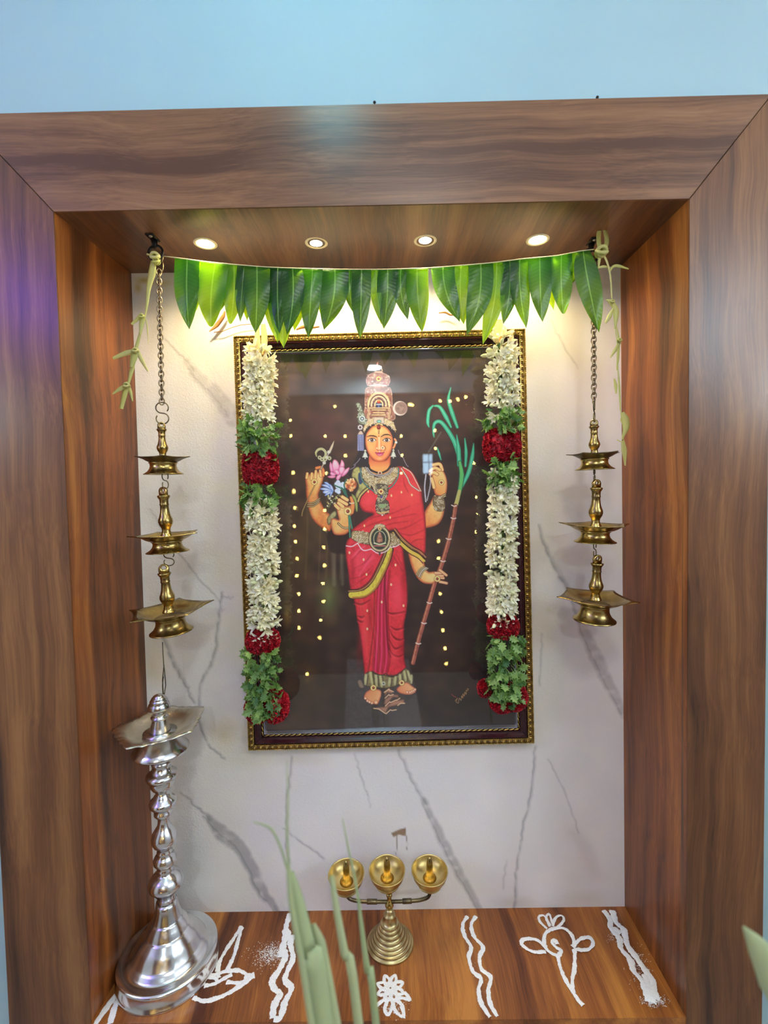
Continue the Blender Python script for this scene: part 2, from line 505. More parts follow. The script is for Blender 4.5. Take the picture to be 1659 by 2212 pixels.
def vein(pts, w, al=0.6, col=VE):
    pts = [np.array(p, float) for p in pts]; Q = spline(pts, 7)
    Q = [q + rng.normal(0, 1.3, 2) for q in Q]
    wp.stroke(Q, w, col, al * .66, sm=False, soft=7, tex=0.7)
    wp.stroke([q + np.array([-0.35 * np.mean(w), 0]) for q in Q], 2.2, (100, 98, 100), al * 0.5, sm=False, soft=2.5, tex=0.6)
vein([(358, 732), (395, 770), (420, 800)], [1, 3], .4)
vein([(405, 780), (430, 815), (465, 850), (505, 905)], [8, 24, 30, 34], .42, (140, 136, 138))
vein([(352, 1372), (372, 1425), (395, 1468), (412, 1500), (422, 1520)], [8, 10, 5, 3], .6)
vein([(480, 1280), (471, 1350), (462, 1425), (440, 1465), (430, 1510), (431, 1560), (452, 1608), (486, 1640)], [3, 5, 7, 4, 4, 3, 3], .6)
vein([(392, 1712), (425, 1742), (452, 1768)], [2, 5], .6)
vein([(448, 1765), (480, 1800), (515, 1828), (545, 1878), (565, 1925), (606, 1975)], [14, 32, 28, 26, 24, 6], .75, (122, 120, 124))
vein([(632, 1632), (622, 1720), (620, 1800), (626, 1900)], [3, 4, 3], .55, (150, 132, 128))
vein([(862, 1620), (888, 1680), (920, 1735)], [4, 8], .5)
vein([(915, 1725), (945, 1795), (985, 1875), (1012, 1920), (1036, 1965)], [10, 18, 20, 16, 12], .6)
vein([(1156, 1615), (1150, 1690), (1132, 1790), (1119, 1860), (1112, 1962)], [3, 4, 3, 5], .6)
vein([(1164, 1135), (1178, 1180), (1208, 1240), (1238, 1290)], [3, 9, 10], .6)
vein([(1236, 1285), (1255, 1340), (1275, 1395), (1305, 1455), (1350, 1545)], [12, 22, 28, 18], .5, (140, 132, 132))
vein([(612, 1790), (650, 1818), (700, 1852)], [2, 3], .45)
vein([(768, 1630), (785, 1690), (802, 1745)], [2, 1.5], .35)
vein([(1190, 690), (1215, 740), (1248, 795)], [1.5, 1], .3)
vein([(1185, 1640), (1220, 1710), (1250, 1800)], [1.5, 1], .3)
vein([(325, 1100), (360, 1160)], [1.5, 1.5], .3)
vein([(384, 1190), (430, 1250), (478, 1300)], [1.5, 2], .4)
vein([(1172, 1370), (1169, 1420), (1166, 1480)], [1.5, 2], .35)
vein([(1094, 1860), (1086, 1920)], [2, 1], .3)
vein([(505, 1290), (480, 1290)], [2, 1], .3)
wp.fill([(845, 1800), (862, 1792), (877, 1788), (876, 1806), (862, 1803), (850, 1808)], (146, 118, 92), False, 2, .9)
wp.stroke([(858, 1805), (857, 1830), (856, 1845)], 2, (140, 118, 100), .7); wp.stroke([(877, 1804), (880, 1822), (879, 1836)], 2, (140, 118, 100), .7)
m_marble = print_mat('marble_look_sheet', 0.42, 0.5)
struct('wall_niche_back', wp.mesh('wall_niche_back'), m_marble)

# front casing: two uprights and a head board with mitred corners, thin chamfer at the inner edge
OT = 1.4965
OL, OR = at(10, 2020, 0).x, 0.626
def casing(name, quad, m):
    q = [Vector(p) for p in quad]
    c = sum(q, Vector()) / 4
    vs = []; e = 0.0012
    for p in q: vs.append(p + (c - p).normalized() * e + Vector((0, 0, 0)))
    for p in q: vs.append(p + (c - p).normalized() * e * 0.3 + Vector((0, 0.0016, 0)))
    for p in q: vs.append(p + (c - p).normalized() * e * 0.3 + Vector((0, 0.016, 0)))
    fs = [(0, 1, 2, 3)]
    for k in range(4):
        k2 = (k + 1) % 4
        fs += [(k, k + 4, k2 + 4, k2), (k + 4, k + 8, k2 + 8, k2 + 4)]
    me = mesh(name, vs, fs)
    bm = bmesh.new(); bm.from_mesh(me); bmesh.ops.recalc_face_normals(bm, faces=bm.faces)
    bm.to_mesh(me); bm.free()
    return struct(name, me, m)
low = -0.75
casing('trim_1', [(OL, 0, OT), (OR, 0, OT), tuple(FRT), tuple(FLT)], m_wood_h)
casing('trim_2', [(OL, 0, OT), tuple(FLT), (FLB.x, 0, low), (OL, 0, low)], m_wood_v)
casing('trim_3', [tuple(FRT), (OR, 0, OT), (OR, 0, low), (FRB.x, 0, low)], m_wood_v)

# wall around the casing
YW = 0.014
def wall_piece(mb, x0, x1, z0, z1):
    mb.box((x0, YW, z0), (x1, YW + 0.25, z1))
mb = MB()
wall_piece(mb, ROOM_X0, ROOM_X1, OT - 0.01, ROOM_Z1)
wall_piece(mb, ROOM_X0, OL + 0.01, ROOM_Z0, OT - 0.01)
wall_piece(mb, OR - 0.01, ROOM_X1, ROOM_Z0, OT - 0.01)
struct('wall_front', mb.build('wall_front'), m_wall)
struct('wall_left', MB().box((ROOM_X0 - 0.1, ROOM_Y0, ROOM_Z0), (ROOM_X0, YW, ROOM_Z1)).build('wall_left'), m_room)
WY0, WY1, WZ0, WZ1 = -1.95, -1.29, 1.44, 1.90
mb = MB()
for a, b in [((ROOM_X1, ROOM_Y0, ROOM_Z0), (ROOM_X1 + .1, WY0, ROOM_Z1)), ((ROOM_X1, WY1, ROOM_Z0), (ROOM_X1 + .1, YW, ROOM_Z1)),
             ((ROOM_X1, WY0, ROOM_Z0), (ROOM_X1 + .1, WY1, WZ0)), ((ROOM_X1, WY0, WZ1), (ROOM_X1 + .1, WY1, ROOM_Z1))]: mb.box(a, b)
struct('wall_right', mb.build('wall_right'), m_room)
m_pane = emit('daylight_pane', (0.75, 0.88, 1.0, 1), 3.0)
mb = MB(); mb.box((ROOM_X1 + .06, WY0, WZ0), (ROOM_X1 + .07, WY1, WZ1))
struct('window_1', mb.build('window_1'), m_pane)
wa, wb = mirror_at(914, 980, .19, ROOM_Y0), mirror_at(936, 1022, .19, ROOM_Y0)
mb = MB()
bx = [(ROOM_X0, wa.x), (wa.x, wb.x), (wb.x, ROOM_X1)]
mb.box((ROOM_X0, ROOM_Y0 - .1, ROOM_Z0), (wa.x, ROOM_Y0, ROOM_Z1)); mb.box((wb.x, ROOM_Y0 - .1, ROOM_Z0), (ROOM_X1, ROOM_Y0, ROOM_Z1))
mb.box((wa.x, ROOM_Y0 - .1, ROOM_Z0), (wb.x, ROOM_Y0, wb.z)); mb.box((wa.x, ROOM_Y0 - .1, wa.z), (wb.x, ROOM_Y0, ROOM_Z1))
m_room2 = simple('far_room_paint', rgb(108, 74, 58), 0.8, 0, 0.25, 2.0)
struct('wall_back', mb.build('wall_back'), m_room2)
m_pane2 = emit('far_daylight_pane', (0.55, 0.78, 1.0, 1), 7.0, False)
mb = MB(); mb.box((wa.x, ROOM_Y0 - .08, wb.z), (wb.x, ROOM_Y0 - .07, wa.z))
struct('window_2', mb.build('window_2'), m_pane2)
mb = MB()
cx = wa.x + (wb.x - wa.x) * .62; cz = wa.z + (wb.z - wa.z) * .42
mb.tube([(cx, ROOM_Y0 - .03, wb.z), (cx, ROOM_Y0 - .03, wa.z)], .004, 6); mb.tube([(wa.x, ROOM_Y0 - .03, cz), (wb.x, ROOM_Y0 - .03, cz)], .004, 6)
struct('trim_4', mb.build('trim_4'), m_black)
struct('trim_6', MB().box((ROOM_X0, ROOM_Y0, 1.775), (ROOM_X1, ROOM_Y0 + .06, ROOM_Z1)).build('trim_6'), m_ceil)  # pale beam added on the far wall to deepen the mirrored ceiling band
struct('ceiling', MB().box((ROOM_X0, ROOM_Y0, ROOM_Z1), (ROOM_X1, YW + .25, ROOM_Z1 + .1)).build('ceiling'), m_ceil)
struct('floor', MB().box((ROOM_X0, ROOM_Y0, ROOM_Z0 - .1), (ROOM_X1, YW + .25, ROOM_Z0)).build('floor'), m_floor)

# shelf board and the apron under it
mb = MB()
q = [FLB, FRB, BRB, BLB]; q = [Vector((p.x, p.y, p.z)) for p in q]
q[0].y = q[1].y = 0.001
th = Vector((0, 0, -0.018))
mb.add([*q, *[p + th for p in q]], [(0, 1, 2, 3), (7, 6, 5, 4), (0, 4, 5, 1), (1, 5, 6, 2), (2, 6, 7, 3), (3, 7, 4, 0)])
shelf = link('shelf', mb.build('shelf'), m_wood_sh)
tag(shelf, 'wood-grain laminate shelf board under the white powder drawings', 'shelf')
mb = MB().box((FLB.x, 0.003, low), (FRB.x, 0.02, min(FLB.z, FRB.z) - 0.021))
struct('trim_5', mb.build('trim_5'), m_wood_h)

# ------------------------------------------------------------------ downlights
words4 = ['leftmost', 'second from the left', 'third from the left', 'rightmost']
for k, (x, y) in enumerate(DOWN):
    t = thing('downlight', f'round warm soffit downlight, {words4[k]} of the four', 'light', (x, y, soffit_z(x, y)), 'soffit downlights')
    prof = [(0.0205, -0.0002), (0.0205, -0.0016), (0.0165, -0.0022), (0.0150, -0.0006), (0.0150, 0.0)]
    link('rim', MB().lathe(prof, 32).build('rim', True), m_white_pl, t, (x, y, soffit_z(x, y)))
    link('lens', MB().lathe([(0.0, -0.0019), (0.008, -0.0018), (0.0148, -0.001)], 32).build('lens', True), m_lens, t, (x, y, soffit_z(x, y)))
# room lamps whose light and reflections reach the niche; the mid-room one is added fill
m_disc = emit('ceiling_or_fill_glow', (0.85, 0.97, 1.0, 1), 30, False)
for k, (x, y, r) in enumerate([(-0.10, -0.42, .08), (-0.075, -2.75, .06), (0.15, -1.08, .08)]):
    t = thing('ceiling_or_fill_lamp', ['round cool white ceiling lamp nearest the niche', 'round cool white ceiling lamp mirrored in the glass over the crown', 'round cool white ceiling lamp added mid-room as fill'][k], 'light', (x, y, ROOM_Z1))
    link('rim', MB().lathe([(r + .012, 0), (r + .012, -.012), (r + .002, -.014), (r, -.004)], 32).build('rim', True), m_white_pl, t, (x, y, ROOM_Z1))
    link('diffuser', MB().lathe([(0, -.0035), (r, -.0035)], 32).build('diffuser'), m_disc, t, (x, y, ROOM_Z1))
t = thing('violet_or_fill_lamp', 'small violet globe lamp on the side wall of the room', 'light', (-1.60, -1.45, 1.78))
m_violet = emit('violet_glow', (0.22, 0.08, 1.0, 1), 30, False)
link('globe', MB().lathe([(0.055 * math.sin(a), -0.055 * math.cos(a)) for a in np.linspace(0.001, math.pi - .001, 14)], 20).build('globe', True), m_violet, t, (-1.60, -1.45, 1.78))
link('arm', MB().tube([(ROOM_X0, -1.45, 1.72), (-1.7, -1.45, 1.71), (-1.6, -1.45, 1.725)], .008).build('arm', True), m_black, t)

m_fill_globe = emit('white_fill_globe', (0.82, 0.93, 1.0, 1), 62, True)  # bright globes added at both sides, out of view, as low fill
for sx, x0, lab in ((-1.50, ROOM_X0, 'round white fill globe added at the side wall, below the violet one'), (1.40, ROOM_X1, 'round white fill globe added at the side wall under the window')):
    t = thing('violet_or_fill_lamp', lab, 'light', (sx, -0.72, 1.22))
    link('globe', MB().lathe([(0.066 * math.sin(a), -0.066 * math.cos(a)) for a in np.linspace(0.001, math.pi - .001, 14)], 20).build('globe', True), m_fill_globe, t, (sx, -0.72, 1.22))
    link('arm', MB().tube([(x0, -0.72, 1.12), ((x0 + sx) / 2, -0.72, 1.12), (sx, -0.72, 1.155)], .008).build('arm', True), m_black, t)

# fairy lights on the far wall (seen mirrored in the picture glass)
m_bulb = emit('fairy_bulb_glow', (1.0, 0.72, 0.16, 1), 95, False)
m_wire = simple('clear_wire', rgb(150, 120, 80), 0.4)
bulb_me = MB().lathe([(0.0075 * math.sin(a), -0.009 * math.cos(a)) for a in np.linspace(0.01, math.pi - .01, 7)], 8).build('bulb', True); bulb_me.materials.append(m_bulb)
strings = [[(626, 907), (627, 941), (632, 1021), (634, 1061), (636, 1097), (635, 1137), (637, 1170), (641, 1208), (640, 1245), (645, 1284), (645, 1321), (645, 1358)],
           [(702, 941), (704, 1022), (701, 1103), (701, 1143), (699, 1183), (700, 1222), (697, 1261), (698, 1300), (692, 1341), (690, 1379), (662, 1458)],
           [(723, 877), (745, 942), (746, 984)],
           [(867, 941), (869, 983), (867, 1022)],
           [(885, 873), (890, 874), (952, 865), (973, 866), (990, 862), (1007, 857)],
           [(940, 929), (941, 968), (948, 1170), (948, 1207), (951, 1284), (954, 1324), (957, 1363), (962, 1402), (965, 1435), (966, 1466)],
           [(1028, 881), (1026, 960), (1025, 1000), (1030, 1074), (1033, 1110), (1029, 1149), (1031, 1186), (1033, 1226)]]
for k, s_ in enumerate(strings):
    P = [mirror_at(u, v, .19, ROOM_Y0 + 0.08) for u, v in s_]
    t = thing('fairy_light_string', 'string of tiny warm fairy lights, ' + ['furthest left in the glass', 'second from the left in the glass', 'short strand over the lotus', 'short strand beside the face', 'sideways strand near the top', 'strand beside the sugar cane', 'furthest right in the glass'][k] , 'fairy lights', tuple(P[0]), 'fairy lights mirrored in the glass')
    for p in P: link('bulb', bulb_me, None, t, p)
    link('wire', MB().tube([p + Vector((0, -.012, 0)) for p in P], .0012, 4).build('wire'), m_wire, t)

# ------------------------------------------------------------------ framed picture
YF = 0.186                                                # plane of the frame's front edge
FC = [at(500, 722, YF), at(1138, 706, YF), at(1158, 1611, YF), at(533, 1627, YF)]     # TL TR BR BL
FW, FH = 0.605, 0.872
def fmap(a, b, y):
    """frame coordinates (a across, b up, in metres from the lower left) -> world"""
    s, t = a / FW, b / FH
    top = FC[0] * (1 - s) + FC[1] * s; bot = FC[3] * (1 - s) + FC[2] * s
    p = bot * (1 - t) + top * t
    return Vector((p.x, y, p.z))
pic = thing('framed_picture', 'framed picture of a crowned figure in a red sari, glazed, on the marble wall', 'picture', tuple(fmap(FW / 2, 0, D)))
m_gold = brass('frame_gold', rgb(150, 124, 66), rgb(216, 188, 112), 0.3, 120)
m_frame_dark = simple('frame_maroon_lacquer', rgb(48, 16, 24), 0.22, 0, 0.15, 60)
m_black_lac = simple('frame_black_groove', rgb(20, 12, 12), 0.4)
m_fillet = simple('frame_silver_fillet', rgb(190, 190, 205), 0.25, 0.9)
def rail_ring(name, prof, m, smooth=False):
    """frame profile [(inset, y)] swept round the four sides with mitred corners"""
    vs = []; fs = []
    for (i, y) in prof:
        vs += [fmap(i, i, y), fmap(FW - i, i, y), fmap(FW - i, FH - i, y), fmap(i, FH - i, y)]
    for k in range(len(prof) - 1):
        for c in range(4):
            c2 = (c + 1) % 4
            fs.append((k * 4 + c, k * 4 + c2, (k + 1) * 4 + c2, (k + 1) * 4 + c))
    me = mesh(name, vs, fs, False)
    return link(name, me, m, pic)
rail_ring('outer_moulding', [(0.0, D - .001), (0.0, YF + .010), (0.001, YF + .008), (0.0035, YF + .006), (0.004, YF + .009), (0.006, YF + .009), (0.0065, YF + .006), (0.0130, YF + .001), (0.0158, YF + .0015), (0.0165, YF + .004)], m_gold)
rail_ring('dark_moulding', [(0.0165, YF + .004), (0.0175, YF + .001), (0.0185, YF - .0005), (0.0205, YF - .0005), (0.0225, YF + .002), (0.0250, YF + .0045), (0.0285, YF + .006), (0.0305, YF + .0055), (0.0318, YF + .008)], m_frame_dark)
rail_ring('silver_fillet', [(0.0355, YF + .008), (0.036, YF + .006), (0.0375, YF + .0058), (0.0395, YF + .012), (0.0396, YF + .016)], m_fillet)
rail_ring('inner_groove', [(0.0316, YF + .0085), (0.0358, YF + .0085)], m_black_lac)
# twisted gold rope inside the dark moulding
mb = MB()
for (a0, b0, a1, b1) in [(.0335, .0335, FW - .0335, .0335), (FW - .0335, .0335, FW - .0335, FH - .0335), (FW - .0335, FH - .0335, .0335, FH - .0335), (.0335, FH - .0335, .0335, .0335)]:
    L = math.hypot(a1 - a0, b1 - b0); n = int(L / .011)
    dx, dy = (a1 - a0) / L, (b1 - b0) / L
    for k in range(n):
        s0 = (k + .08) / n * L; s1 = (k + 1.25) / n * L
        pts = []
        for q in range(5):
            t_ = q / 4; s_ = min(L, s0 + (s1 - s0) * t_); off = (t_ - .5) * .0032
            pts.append(fmap(a0 + dx * s_ - dy * off, b0 + dy * s_ + dx * off, YF + .0065 - .0012 * math.sin(math.pi * t_)))
        mb.tube(pts, [.0005, .0013, .0015, .0013, .0005], 5)
link('rope_beading', mb.build('rope_beading', True), m_gold, pic)
# egg-shaped ornaments on the outer moulding, one by one
mb = MB()
ring = [(0.0040 * math.cos(a), 0.0048 * math.sin(a) * (1.0 if math.sin(a) > 0 else 1.1)) for a in np.linspace(math.radians(200), math.radians(-20), 11)]
mb.tube([(x, 0, z) for x, z in ring], .0007, 4)
prof = [(0.0022 * math.sin(a), -0.0022 * math.cos(a)) for a in np.linspace(0.05, math.pi / 2, 4)]
mb2 = MB().lathe([(r, z) for r, z in prof], 8)
mb.merge(mb2, Matrix.Translation((0, 0, 0.0002)) @ Matrix.Diagonal((1, 1, 1.4, 1)) @ Matrix.Rotation(math.radians(-90), 4, 'X'))
egg_me = mb.build('egg_ornament', True); egg_me.materials.append(m_gold)
m_groove = simple('ornament_dark_line', rgb(60, 40, 18), 0.6)
def edge_iter(inset, pitch):
    for side in range(4):
        L = (FW if side % 2 == 0 else FH) - 2 * inset
        n = int(round(L / pitch))
        for k in range(n):
            s = inset + (k + .5) * L / n
            if side == 0: yield side, (s, inset)
            elif side == 1: yield side, (FW - inset, s)
            elif side == 2: yield side, (FW - s, FH - inset)
            else: yield side, (inset, FH - s)
for side, (a, b) in edge_iter(.0105, .0127):
    p = fmap(a, b, YF + .0012)
    ang = [0, -90, 180, 90][side]
    R_ = Matrix.Rotation(math.radians(ang), 4, 'Y')
    link('egg_ornament', egg_me, None, pic, p, R_)
mb = MB()
for side, (a, b) in edge_iter(.0105 , .0127):
    # dark cut between the ornaments
    L = .0127 / 2
    dx, dy = [(1, 0), (0, 1), (-1, 0), (0, -1)][side]; nx, ny = [(0, 1), (-1, 0), (0, -1), (1, 0)][side]
    for o in (-.0040, .0040):
        pass
    pts = [fmap(a + dx * L + nx * o, b + dy * L + ny * o, YF + .0013 + (0.0035 * (-o / .005) if o < 0 else 0) ) for o in (-.0035, -.001, .0015, .004)]
    mb.tube(pts, .0008, 4)
o = link('ornament_tongues', mb.build('ornament_tongues', True), m_groove, pic); o['kind'] = 'stuff'
mb = MB()
for side, (a, b) in edge_iter(.0022, .0042):
    p = fmap(a, b, YF + .0062)
    vs = [p + Vector(d) * .0014 for d in ((1, 0, 0), (0, 0, 1), (-1, 0, 0), (0, 0, -1), (0, -1.1, 0))]
    mb.add(vs, [(0, 1, 4), (1, 2, 4), (2, 3, 4), (3, 0, 4)])
o = link('edge_beads', mb.build('edge_beads', True), m_gold, pic); o['kind'] = 'stuff'

# the print
P0, P1 = fmap(.030, .030, 0), fmap(FW - .030, FH - .030, 0)
YP = YF + 0.0155
pp = Painter(min(fmap(.031, .031, 0).x, fmap(.031, FH - .031, 0).x), max(fmap(FW - .031, .031, 0).x, fmap(FW - .031, FH - .031, 0).x), fmap(0, .031, 0).z, fmap(0, FH - .031, 0).z, YP, 0.00092)
#PAINT
exec_paint = None
def Zm(ox, oy, s, pts):
    return [(ox + x / s, oy + y / s) for x, y in pts]
def paint_picture(p):
    U, V = p.U, p.V
    base = np.zeros(U.shape + (3,))
    tl = np.array([58, 42, 38.]); tr = np.array([52, 34, 32.]); bl = np.array([50, 34, 24.]); br = np.array([24, 14, 14.])
    s = np.clip((U - 570) / 540, 0, 1)[..., None]; t = np.clip((V - 760) / 810, 0, 1)[..., None]
    base = (tl * (1 - s) + tr * s) * (1 - t) + (bl * (1 - s) + br * s) * t
    base *= (0.78 + .45 * p.n1 * (.6 + .8 * p.n2))[..., None]
    streak = np.sin(V * .16 + 5 * p.n2) * .5 + .5
    base += (np.array([16, 9, 4]) * (streak * p.n1)[..., None])
    p.C[:] = base * 0.8 / 255
    for (u, v, rx, ry, c, al) in [(700, 930, 90, 70, (84, 46, 44), .5), (1000, 900, 60, 70, (84, 46, 40), .5), (650, 1200, 40, 120, (70, 56, 26), .5), (690, 1130, 50, 110, (66, 54, 30), .6),
                                  (710, 1290, 34, 70, (98, 110, 56), .8), (620, 1250, 18, 110, (96, 76, 34), .6), (620, 1330, 14, 40, (140, 104, 30), .6), (1000, 1190, 60, 40, (66, 44, 30), .5),
                                  (660, 1500, 90, 60, (60, 44, 22), .5), (790, 1300, 50, 90, (20, 14, 14), .7), (960, 1330, 70, 130, (18, 12, 14), .7)]:
        p.glow(u, v, rx, c, al, ry)
    for x in (662, 690, 706, 724, 737):
        p.stroke([(x, 1040), (x + 2, 1140), (x - 2, 1250)], 4, (96, 86, 48), .35, soft=4)
    p.stroke([(720, 1196), (722, 1262)], 9, (110, 104, 84), .5, soft=5); p.stroke([(738, 1196), (740, 1262)], 6, (104, 100, 78), .5, soft=5)
    p.fill([(708, 1150), (750, 1140), (756, 1190), (730, 1196), (712, 1188)], (22, 16, 14), soft=4, alpha=.8)
    # pedestal
    p.fill([(750, 1424), (882, 1424), (900, 1500), (912, 1575), (832, 1578), (744, 1576)], (56, 50, 50), False, soft=5, alpha=.85, tex=.2)
    p.fill([(832, 1545), (834, 1578), (912, 1578), (900, 1500)], (70, 62, 60), False, soft=4, alpha=.5)
    SK, SKL, SKD = (226, 122, 62), (250, 184, 110), (140, 50, 30)
    G, GD, GL = (176, 150, 104), (52, 38, 30), (232, 214, 172)
    # flowing hair behind the shoulders
    p.fill([(786, 925), (776, 970), (764, 1000), (752, 1025), (770, 1030), (800, 1020), (800, 960)], (26, 22, 28), soft=2)
    p.fill([(856, 940), (866, 980), (882, 1010), (890, 1040), (870, 1020), (846, 1005)], (30, 24, 28), soft=2)
    for a in ([(778, 990), (772, 998), (764, 1005)], [(768, 1004), (764, 1010), (756, 1014)], [(860, 972), (864, 982), (872, 990)], [(872, 992), (878, 1004), (882, 1008)]):
        p.stroke(a, 1.2, (170, 160, 176), .7)
    # upper left forearm and hand
    Q = lambda pts: Zm(640, 950, 7.54, pts)
    arm = Q([(150, 640), (160, 760), (160, 860), (175, 980), (200, 1120), (270, 1290), (370, 1400), (470, 1460), (560, 1470), (560, 1240), (480, 1160), (400, 1010), (360, 900), (400, 780), (440, 640), (440, 560), (380, 520), (280, 540), (200, 570)])
    p.fill(arm, SK, rim=SKD, rimw=7, tex=.12, grad=(SKL, Q([(150, 900)])[0], Q([(420, 700)])[0]))
    p.glow(*Q([(300, 1150)])[0], 14, SKL, .7, 22)
    for a in ([(180, 550), (170, 620)], [(255, 550), (245, 640)], [(320, 510), (310, 620)], [(390, 500), (400, 590)]):
        b = Q(a); p.stroke(b, 6.4, SKD, 1, sm=False, w2=7); p.stroke(b, 4.8, SKL, 1, sm=False, w2=5.2)
    b = Q([(330, 460), (400, 450), (440, 500), (440, 580)]); p.stroke(b, 6.6, SKD); p.stroke(b, 4.8, SK)
    # goad
    p.stroke(Q([(90, 1240), (120, 1120), (300, 740)]), 2.6, (60, 40, 26)); p.stroke(Q([(90, 1240), (120, 1120), (300, 740)]), 1.2, (190, 150, 90))
    p.stroke(Q([(400, 480), (450, 380), (500, 280), (550, 170)]), 4, (60, 44, 40)); p.stroke(Q([(400, 480), (450, 380), (500, 280), (550, 170)]), 2.2, (170, 150, 130))
    p.stroke(Q([(545, 190), (580, 110), (615, 20)]), [5, 4.5, .6], (200, 176, 140))
    for a in [(455, 375), (530, 200), (500, 290)]:
        p.dot(*Q([a])[0], 3.6, (200, 196, 170))
    b = Q([(330, 270), (320, 210), (360, 160), (420, 150), (470, 190), (480, 240), (450, 290), (400, 310)]); p.stroke(b, [2, 4, 5, 5, 5, 4, 4], (196, 196, 140)); p.stroke(b, 1.4, (120, 120, 70), .7)
    for a in [(380, 290), (540, 300), (420, 320), (470, 320)]:
        p.dot(*Q([a])[0], 4.2, (186, 186, 140)); p.dot(*Q([a])[0], 2, (90, 84, 56))
    def jewel(u, v, r):
        p.dot(u, v, r + .8, (120, 70, 30)); p.dot(u, v, r, (244, 204, 120)); p.dot(u, v, r * .5, (96, 20, 18)); p.dot(u - .6, v - .6, r * .22, (180, 90, 60))
    jewel(*Q([(295, 688)])[0], 6.2)
    def bangles(c, du, dv, n=3, gap=(1, 5), w=2.2):
        for k in range(n):
            a = [(c[0] - du + k * gap[0], c[1] - dv + k * gap[1]), (c[0] + k * gap[0], c[1] + 4 + k * gap[1]), (c[0] + du + k * gap[0], c[1] + dv + k * gap[1])]
            p.stroke(a, w + 1.2, (44, 26, 18)); p.stroke(a, w * .6, (206, 180, 120))
    bangles(Q([(285, 990)])[0], 13, -5, 3, (-.5, 4))
    # lotus
    pink, pinkd, pinkl = (240, 140, 176), (196, 70, 116), (252, 206, 216)
    for a in ([(560, 520), (540, 420), (560, 360), (590, 420), (620, 500)], [(620, 540), (580, 440), (600, 340), (640, 325), (690, 380), (700, 470)], [(700, 460), (720, 380), (740, 325), (780, 380), (780, 440), (740, 500)],
              [(650, 560), (570, 520), (550, 560), (600, 590)], [(640, 590), (580, 580), (510, 600), (560, 625), (620, 620)], [(690, 520), (700, 450), (750, 430), (790, 470), (770, 540), (720, 570)],
              [(740, 580), (780, 500), (860, 450), (850, 510), (800, 570), (750, 600)], [(660, 570), (620, 520), (640, 480), (690, 500), (710, 560)], [(650, 640), (660, 590), (710, 560), (740, 570), (710, 630), (680, 660)]):
        b = Q(a); c = np.mean(b, 0); p.fill(b, pinkl, rim=pinkd, rimw=4.5, grad=(pink, (c[0], c[1] - 8), (c[0], c[1] + 8)))
    # blue lily
    for a in ([(600, 820), (520, 700), (450, 695), (540, 760)], [(600, 830), (500, 730), (410, 740), (500, 780)], [(600, 840), (480, 780), (385, 800), (480, 830)], [(600, 850), (500, 820), (430, 850), (480, 880)], [(600, 850), (520, 850), (460, 910), (500, 905)],
              [(600, 840), (560, 860), (545, 935), (575, 900)], [(610, 840), (590, 760), (540, 720), (560, 800)]):
        p.fill(Q(a), (196, 214, 244), rim=(66, 100, 190), rimw=3)
    # white hibiscus-like flower
    for a in [(680, 690), (655, 720), (705, 725), (670, 760), (700, 790), (660, 830), (690, 850), (760, 720), (780, 760), (755, 765)]:
        p.dot(*Q([a])[0], 4.6, (150, 174, 210)); p.dot(*Q([a])[0], 3.8, (206, 220, 242))
    # orange cluster
    p.dot(*Q([(890, 730)])[0], 12.5, (150, 70, 40))
    for k in range(46):
        a = rng.uniform(0, 6.28); r_ = 11.8 * math.sqrt(rng.random()); c = Q([(890, 725)])[0]
        p.dot(c[0] + r_ * math.cos(a), c[1] + r_ * 1.25 * math.sin(a), 1.9, [(246, 160, 90), (230, 120, 70), (252, 196, 130)][k % 3])
    for k in range(26):
        c = Q([(500 + 220 * rng.random(), 1080 - 170 * rng.random())])[0]
        p.dot(c[0], c[1], 1.7, [(196, 184, 120), (230, 220, 170), (150, 140, 80)][k % 3])
    p.stroke(Q([(530, 1100), (580, 1000), (640, 940), (700, 890)]), 1.4, (120, 130, 70))
    for a in ([(740, 780), (800, 860), (830, 930)], [(820, 640), (780, 740), (820, 900)], [(620, 740), (740, 800), (800, 900)]):
        p.stroke(Q(a), 3, (40, 90, 70))
    p.fill(Q([(900, 880), (960, 920), (1000, 1020), (1000, 1160), (970, 1160), (940, 1000), (910, 940)]), (140, 150, 80), rim=(60, 70, 34), rimw=3)
    # blouse and sari border at her right shoulder
    p.fill(Q([(900, 600), (930, 480), (1020, 440), (1080, 560), (1100, 660), (1180, 740), (1060, 860), (1000, 960), (960, 900), (1010, 760), (960, 640)]), (150, 142, 84), rim=(60, 50, 36), rimw=4, tex=.3)
    p.fill(Q([(1010, 560), (1050, 540), (1090, 640), (1060, 720), (1020, 700)]), (40, 56, 86), soft=2)
    # lower left arm with flowers
    p.fill(Q([(500, 1300), (560, 1200), (640, 1150), (660, 1220), (600, 1300), (530, 1390)]), (150, 146, 96), rim=(50, 40, 30), rimw=4, tex=.3)
    p.fill(Q([(1020, 1150), (960, 1260), (960, 1400), (1060, 1300), (1120, 1220)]), (46, 30, 22), soft=3)
    arm = Q([(570, 1290), (560, 1380), (580, 1470), (620, 1540), (700, 1555), (800, 1540), (870, 1480), (900, 1380), (880, 1260), (940, 1160), (950, 1020), (900, 1040), (860, 1080), (780, 1080), (700, 1060), (660, 1130), (680, 1240), (690, 1300), (620, 1280)])
    p.fill(arm, SK, rim=SKD, rimw=6, tex=.1, grad=(SKL, Q([(900, 1500)])[0], Q([(700, 1150)])[0]))
    p.glow(*Q([(680, 1440)])[0], 14, SKL, .8, 12)
    for a in ([(640, 1070), (690, 1120)], [(690, 1030), (760, 1090)], [(700, 980), (820, 1050)], [(750, 930), (830, 980)]):
        b = Q(a); p.stroke(b, 8.2, SKD, 1, sm=False); p.stroke(b, 6.4, SKL, 1, sm=False)
